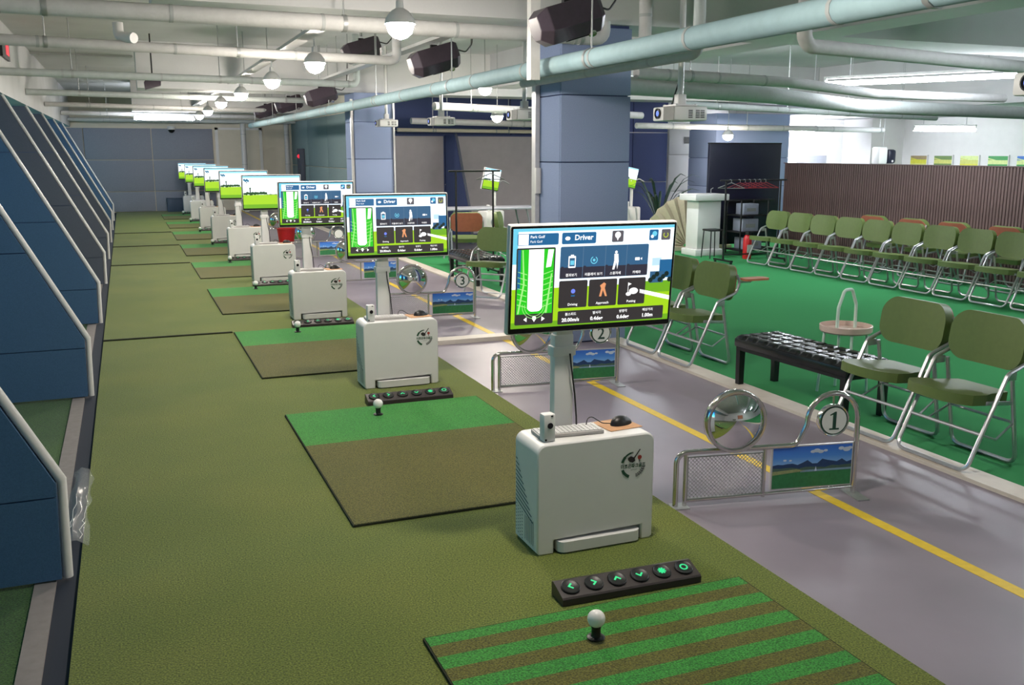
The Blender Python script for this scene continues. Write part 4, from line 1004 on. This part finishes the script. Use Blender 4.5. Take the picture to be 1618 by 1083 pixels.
# ------------------------------------------------------------------ black tufted benches
def make_bench(L=1.06, Wd=.38, Hh=.365):
    t = empty('tufted_bench'); nx, ny = 4, 10
    bm = bmesh.new(); gx, gy = nx * 6, ny * 6; V = {}
    for i in range(gx + 1):
        for j in range(gy + 1):
            u, v = i / gx, j / gy; a = min(1, 2.2 * abs(math.sin(math.pi * u * nx))); b = min(1, 2.2 * abs(math.sin(math.pi * v * ny)))
            e = min(u, 1 - u, .08) / .08 * min(v * 2.6, (1 - v) * 2.6, .08) / .08
            V[i, j] = bm.verts.new(((u - .5) * Wd, (v - .5) * L, Hh - .028 + (.020 * (a * b) ** .5 + .006) * (e ** .5 if e > 0 else 0)))
    for i in range(gx):
        for j in range(gy): bm.faces.new((V[i, j], V[i + 1, j], V[i + 1, j + 1], V[i, j + 1]))
    MB().addbm(bm).build('tufted_top', 'black_vinyl', t)
    MB().rbox((0, 0, Hh - .058), (Wd, L, .06), .012).build('cushion_side', 'black_vinyl', t)
    MB().b2((-Wd / 2 + .012, -L / 2 + .012, Hh - .11), (Wd / 2 - .012, L / 2 - .012, Hh - .088)).build('seat_frame', 'black_metal', t)
    for sx in (-1, 1):
        for sy in (-1, 1):
            x, y = sx * (Wd / 2 - .035), sy * (L / 2 - .035)
            MB().prism([(-.02, 0), (.02, 0), (.024, Hh - .1), (-.024, Hh - .1)], 1, -.02, .02).build('leg', 'black_metal', t).location = (x, y, 0)
    bt = MB()
    for i in range(1, nx):
        for j in range(1, ny): bt.lathe([(0, .004), (.006, .002), (.007, 0)], 8, ((i / nx - .5) * Wd, (j / ny - .5) * L, Hh - .024))
    bt.build('tuft_buttons', 'black_vinyl', t); return t
o = make_bench(); place(o, (4.065, 4.90, 0), R(3)); tag(o, 'black tufted bench beside the round tray table', 'bench', 'black benches'); o2 = copy_tree(o); place(o2, (4.02, 11.2, 0), R(0)); tag(o2, 'black tufted bench behind the second display', 'bench', 'black benches')
# round tray table with hoop handle
t = empty('tray_table', (4.43, 4.98, 0), R(20)); tag(t, 'round pale pink tray table with tall hoop handle', 'table')
MB().lathe([(0, .415), (.160, .415), (.170, .425), (.172, .462), (.165, .464), (.163, .430), (0, .427)], 36).build('tray', 'pink_tray', t)
for a in (45, 135, 225, 315): MB().tube([(.140 * math.cos(R(a)), .140 * math.sin(R(a)), .416), (.165 * math.cos(R(a)), .165 * math.sin(R(a)), 0)], .010, 8).build('leg', 'mint_tube', t)
MB().tube(rounded([(-.12, 0, .427), (-.115, 0, .59), (-.05, 0, .70), (.05, 0, .70), (.115, 0, .59), (.12, 0, .427)], .04), .011, 10).build('hoop_handle', 'mint_tube', t)

# ------------------------------------------------------------------ slatted partition
wp = tag(empty('wall_partition', (9.95, 0, 0)), 'half height dark wood slatted partition behind the chair rows', 'partition', kind='structure')
MB().b2((0, 5.2, 0), (.08, 12.85, 1.425)).build('partition_board', 'wood_back', wp)
MB().b2((-.03, 5.2, 1.425), (.09, 12.85, 1.437)).build('top_cap', 'wood_dark', wp)
sl = MB().b2((-.022, -.017, 0), (0, .017, 1.423)).mesh('slat', 'wood_dark'); y = 5.235
while y < 12.84:
    s = bpy.data.objects.new('slat', sl); col.objects.link(s); s.parent = wp; s.location = (0, y, 0); y += .047
# ------------------------------------------------------------------ display board, podium, fan, racks
t = empty('display_board', (9.45, 13.25, 0)); tag(t, 'tall black display board behind the coat rack', 'board')
MB().rbox((0, 0, .93), (1.40, .06, 1.64), .01).build('panel', 'board_black', t); MB().b2((-.70, -.034, 1.735), (.70, .034, 1.755)).build('top_edge', 'black_metal', t)
for s in (-1, 1): MB().b2((s * .55 - .03, -.25, 0), (s * .55 + .03, .25, .04)).b2((s * .55 - .02, -.02, .04), (s * .55 + .02, .02, .12)).build('foot', 'black_metal', t)
MB().rbox((.05, -.12, .83), (.9, .16, .03), .005).build('shelf', 'black_metal', t)
t = empty('podium', (8.47, 12.9, 0)); tag(t, 'white podium pillar with overhanging top slab', 'podium')
MB().rbox((0, 0, .46), (.42, .34, .80), .012).build('pillar', 'white_paint', t); MB().rbox((.0, 0, .91), (.62, .48, .10), .012).build('top_slab', 'white_paint', t); MB().rbox((0, 0, .05), (.52, .42, .10), .01).build('plinth', 'white_paint', t)
MB().tube([(.12, 0, .96), (.12, 0, 1.03), (.16, 0, 1.05)], .006, 6).build('lamp_stub', 'steel_rod', t)
t = empty('pleated_fan', (8.62, 13.6, 0)); tag(t, 'large beige pleated fan backdrop behind the podium', 'backdrop')
c = Vector((0, 0, .06)); n = 26
for i in range(n):
    a0, a1 = R(180 - i * 180 / n), R(180 - (i + 1) * 180 / n); rad = .84
    dy = .03 if i % 2 else -.03
    p = [c + Vector((.06 * math.cos(a0), dy, .06 * math.sin(a0))), c + Vector((rad * math.cos(a0), dy, rad * math.sin(a0))), c + Vector((rad * math.cos(a1), -dy, rad * math.sin(a1))), c + Vector((.06 * math.cos(a1), -dy, .06 * math.sin(a1)))]
    q = [v + Vector((0, .006, 0)) for v in p]
    MB().add(p + q, [(3, 2, 1, 0), (4, 5, 6, 7), (0, 1, 5, 4), (1, 2, 6, 5), (2, 3, 7, 6), (3, 0, 4, 7)]).build('pleat', 'beige_fan', t)
MB().b2((-.86, -.05, 0), (.86, .06, .06)).build('base_bar', 'beige_fan', t)
def garment_rack(loc, wd, ht, lab, rz=0.0, mt='black_metal'):
    t = empty('garment_rack', loc, rz); tag(t, lab, 'rack', 'garment racks'); h = wd / 2
    MB().tube([(-h - .1, 0, ht), (h + .1, 0, ht)], .012, 8).build('top_rail', mt, t)
    for s in (-1, 1):
        MB().tube([(s * h, 0, .05), (s * h, 0, ht)], .014, 8).build('post', mt, t); MB().b2((s * h - .02, -.22, .03), (s * h + .02, .22, .055)).build('foot_bar', mt, t)
        for q in (-1, 1): MB().tube([(s * h - .012, q * .2, .018), (s * h + .012, q * .2, .018)], .018, 10).build('castor', 'black_plastic', t)
    MB().tube([(-h, 0, .12), (h, 0, .12)], .009, 8).build('lower_rail', mt, t); return t
garment_rack((8.56, 11.75, 0), .96, 1.20, 'black coat rack with red hangers before the display board')
garment_rack((4.28, 11.95, 0), .52, 1.36, 'tall black garment rack between the two columns')
def make_hanger(mt):
    t = empty('coat_hanger'); MB().tube(rounded([(0, -.19, -.11), (0, 0, -.03), (0, .19, -.11)], .03) , .006, 6).tube([(0, -.19, -.11), (0, .19, -.11)], .005, 6).build('hanger_body', mt, t)
    MB().tube([(0, 0, -.035), (0, 0, .0)] + [(0, .016 - .016 * math.cos(R(a)), .016 * math.sin(R(a))) for a in range(0, 200, 40)], .003, 6).build('hook', 'steel_rod', t); return t
hr, hwht = make_hanger('hanger_red'), make_hanger('logo_grey')
for i in range(7):
    src = hwht if i == 0 else hr; o = src if i in (0, 1) else copy_tree(src)
    place(o, (8.16 + i * .09 + (.06 if i else 0), 11.735, 1.199), R(62 + 6 * (i % 3)))
    tag(o, 'pale coat hanger at the left end of the coat rack' if i == 0 else '%s red coat hanger from the left on the coat rack' % ORD[i - 1], 'hanger', 'hangers on the coat rack')
o = copy_tree(hwht); place(o, (4.50, 11.935, 1.359), R(80)); tag(o, 'dark hanger at the right end of the tall garment rack', 'hanger', 'hangers on the garment rack')
# service cart with boxes, stool, extinguisher
t = empty('shelf_cart', (9.10, 12.62, 0), R(0)); tag(t, 'black shelf cart standing behind the coat rack', 'cart')
for z in (.08, .36, .62): MB().b2((-.26, -.2, z), (.26, .2, z + .02)).build('cart_shelf', 'black_metal', t)
for sx in (-1, 1):
    for sy in (-1, 1): MB().tube([(sx * .25, sy * .19, .03), (sx * .25, sy * .19, .86)], .012, 8).build('post', 'black_metal', t)
for (x, y, z, s, lab) in ((9.06, 12.60, .381, (.30, .26, .2), 'white box on the middle shelf of the black cart'), (9.08, 12.60, .641, (.28, .22, .17), 'white printer on the top shelf of the black cart'), (9.12, 12.60, .101, (.34, .26, .18), 'grey box on the lowest shelf of the black cart')):
    o = empty('storage_box', (x, y, z)); tag(o, lab, 'box'); MB().rbox((0, 0, s[2] / 2), s, .01).build('box_body', 'box_grey', o); MB().b2((-s[0] * .3, -s[1] / 2 - .002, s[2] * .3), (s[0] * .3, -s[1] / 2, s[2] * .6)).build('front_label', 'logo_grey', o)
t = empty('black_stool', (8.34, 12.42, 0)); tag(t, 'small black stool in front of the white podium', 'stool'); MB().rbox((0, 0, .43), (.24, .24, .03), .01).build('stool_top', 'black_metal', t)
for sx in (-1, 1):
    for sy in (-1, 1): MB().tube([(sx * .10, sy * .10, .42), (sx * .12, sy * .12, 0)], .009, 8).build('leg', 'black_metal', t)
t = empty('fire_extinguisher', (8.75, 12.1, 0)); tag(t, 'red fire extinguisher on the carpet beside the shelf cart', 'extinguisher')
MB().lathe([(0, 0), (.06, 0), (.065, .02), (.065, .30), (.045, .35), (.02, .37), (0, .37)], 18).build('bottle', 'red', t); MB().b2((-.02, -.05, .37), (.02, .03, .42)).build('valve', 'black_metal', t); MB().tube([(.0, .03, .39), (.06, .05, .34), (.08, .05, .2)], .010, 6).build('hose', 'black_plastic', t); MB().b2((-.045, -.067, .10), (.045, -.062, .22)).build('front_label', 'white_paint', t)
# potted palm by the podium
t = empty('potted_palm', (8.75, 14.75, 0)); tag(t, 'dark palm with arching leaves behind the podium', 'plant')
MB().lathe([(0, 0), (.13, 0), (.17, .30), (.18, .32), (.15, .32), (0, .29)], 18).build('pot', 'black_plastic', t)
rd = random.Random(5)
for i in range(16):
    a = rd.uniform(0, 6.28); L = rd.uniform(.45, .8); h = rd.uniform(.55, .95); d = Vector((math.cos(a), math.sin(a), 0)); sd = Vector((-d.y, d.x, 0))
    P = [Vector((0, 0, .3)) + d * (L * u) + Vector((0, 0, h * math.sin(u * 1.9))) for u in (0, .2, .4, .6, .8, 1)]; wv = [.006, .01, .022, .026, .018, .003]
    m = MB(); vs = [p + sd * w for p, w in zip(P, wv)] + [p - sd * w for p, w in zip(P, wv)]
    m.add(vs, [(k, k + 1, k + 7, k + 6) for k in range(5)], 0, True); lf = m.build('leaf', 'leaf', t); lf.modifiers.new('t', 'SOLIDIFY').thickness = .003
# grey meeting table
t = empty('grey_table', (5.25, 14.15, 0)); tag(t, 'long grey folding table before the impact screens', 'table'); MB().rbox((0, 0, .74), (1.7, .6, .03), .006).build('table_top', 'table_grey', t)
for sx in (-1, 1):
    for sy in (-1, 1): MB().tube([(sx * .60, sy * .24, .73), (sx * .78, sy * .24, 0)], .014, 8).build('leg', 'table_grey', t)
# booth kiosks with tilted displays
def booth_kiosk(x, y, rz, lab):
    t = empty('booth_kiosk', (x, y, 0), R(rz)); tag(t, lab, 'kiosk', 'kiosks of the back booths')
    MB().rbox((0, 0, .34), (.42, .24, .62), .03).build('cabinet_body', 'white_plastic', t); MB().rbox((0, 0, .02), (.46, .30, .04), .01).build('base_foot', 'white_plastic', t)
    MB().tube(rounded([(.14, .05, .64), (.14, .05, 1.0), (.02, .0, 1.12)], .06), .028, 10).build('mast', 'white_plastic', t)
    d = empty('display', (0, -.03, 1.16), 0, t); d.rotation_euler = (R(8), R(8), 0)
    MB().rbox((0, .02, 0), (.40, .03, .36), .006).build('display_frame', 'white_metal', d); MB().rrect(-.195, -.175, .195, .175, .006, .0045).build('display_bezel', 'bezel', d)
    s = bpy.data.objects.new('screen_image', LAND); col.objects.link(s); s.parent = d; s.location = (0, .0038, 0); s.scale = (.53, 1, .85)
    MB().rbox((-.10, -.04, .70), (.05, .05, .10), .006).build('swing_sensor', 'white_plastic', t); MB().tube(rounded([(.14, .05, .9), (.26, .02, 1.16), (.42, -.02, 1.08)], .08), .012, 8).build('lamp_arm', 'steel_rod', t)
booth_kiosk(5.62, 14.9, 25, 'white booth kiosk with tilted display beside the garment rack'); booth_kiosk(8.28, 15.0, 25, 'white booth kiosk with tilted display right of the near column')
# ------------------------------------------------------------------ right wall
for i, (a, b, c) in enumerate(((16.34, 15.85, ('a_brown', 'a_yellow', 'a_lime')), (15.68, 15.17, ('a_olive', 'a_lime', 'a_olive')), (14.99, 14.50, ('a_pale', 'a_lime', 'a_yellow')), (14.30, 13.80, ('a_green', 'a_pale', 'a_green')), (13.63, 13.1, ('a_blue', 'a_pale', 'a_green')))):
    w = a - b; t = empty('wall_picture', (XR - .015, (a + b) / 2, .95)); tag(t, 'framed %s golf print, %s from the left on the right wall' % (['yellow and brown', 'olive striped', 'pale yellow', 'bright green', 'blue and green'][i], ORD[i]), 'picture', 'pictures on the right wall')
    MB().b2((-.012, -w / 2, 0), (.012, w / 2, .60)).build('picture_frame', 'white_paint', t)
    p = MB(); x = -.0125
    def q(y0, z0, y1, z1, d, mi): p.add([(x - d, y0, z0), (x - d, y1, z0), (x - d, y1, z1), (x - d, y0, z1)], [(3, 2, 1, 0)], mi)
    q(-w / 2 + .02, .02, w / 2 - .02, .58, 0, 0); q(-w / 2 + .02, .42, w / 2 - .02, .50, .0006, 1); q(-w / 2 + .02, .02, w / 2 - .02, .42, .0006, 2)
    p.add([(x - .0012, -w / 2 + .02, .44), (x - .0012, w / 2 - .02, .52), (x - .0012, w / 2 - .02, .54), (x - .0012, -w / 2 + .02, .45)], [(3, 2, 1, 0)], 1); p.build('print', list(c), t)
t = empty('hanging_speaker', (14.0, 15.0, 1.38)); tag(t, 'white loudspeaker with dark rounded front hanging above the partition', 'loudspeaker')
MB().rbox((-.12, 0, .16), (.22, .22, .34), .04).build('speaker_cabinet', 'white_plastic', t); MB().rbox((.10, -.03, .14), (.20, .18, .28), .05).build('dark_front', 'board_black', t); MB().lathe([(0, .006), (.02, .004), (.022, 0)], 12, (.10, -.12, .05), Matrix.Rotation(R(90), 3, 'X')).build('knob', 'white_plastic', t); MB().tube([(-.05, 0, .33), (-.05, 0, .94)], .005, 6).build('drop_wire', 'steel_rod', t)
t = empty('white_board', (14.26, 17.47, 1.05)); tag(t, 'pale grey notice board on the white back wall', 'board'); MB().b2((-.38, 0, 0), (.38, .02, .48)).build('board_panel', 'table_grey', t); MB().b2((-.40, -.005, .48), (.40, .02, .50)).b2((-.40, -.005, -.02), (.40, .02, 0)).b2((-.40, -.005, 0), (-.38, .02, .48)).b2((.38, -.005, 0), (.40, .02, .48)).build('board_frame', 'trim_metal', t)

# ------------------------------------------------------------------ near wall furniture, seen in the convex mirrors
t = empty('notice_board', (3.6, YN + .002, .75)); tag(t, 'large brown notice board on the near wall, seen in the mirror', 'board')
MB().b2((-1.0, 0, 0), (1.0, .03, 1.2)).build('board_panel', 'tablet_wood', t)
for lo, hi in (((-1.04, 0, -.04), (1.04, .04, 0)), ((-1.04, 0, 1.2), (1.04, .04, 1.24)), ((-1.04, 0, 0), (-1.0, .04, 1.2)), ((1.0, 0, 0), (1.04, .04, 1.2))): MB().b2(lo, hi).build('board_frame', 'wood_back', t)
for i, x in enumerate((1.0, 1.6)):
    o = copy_tree(ch1); place(o, (x, YN + .75, 0), R(-90)); tag(o, '%s folding chair from the left against the near wall, seen in the mirror' % ORD[i], 'chair', 'chairs against the near wall')
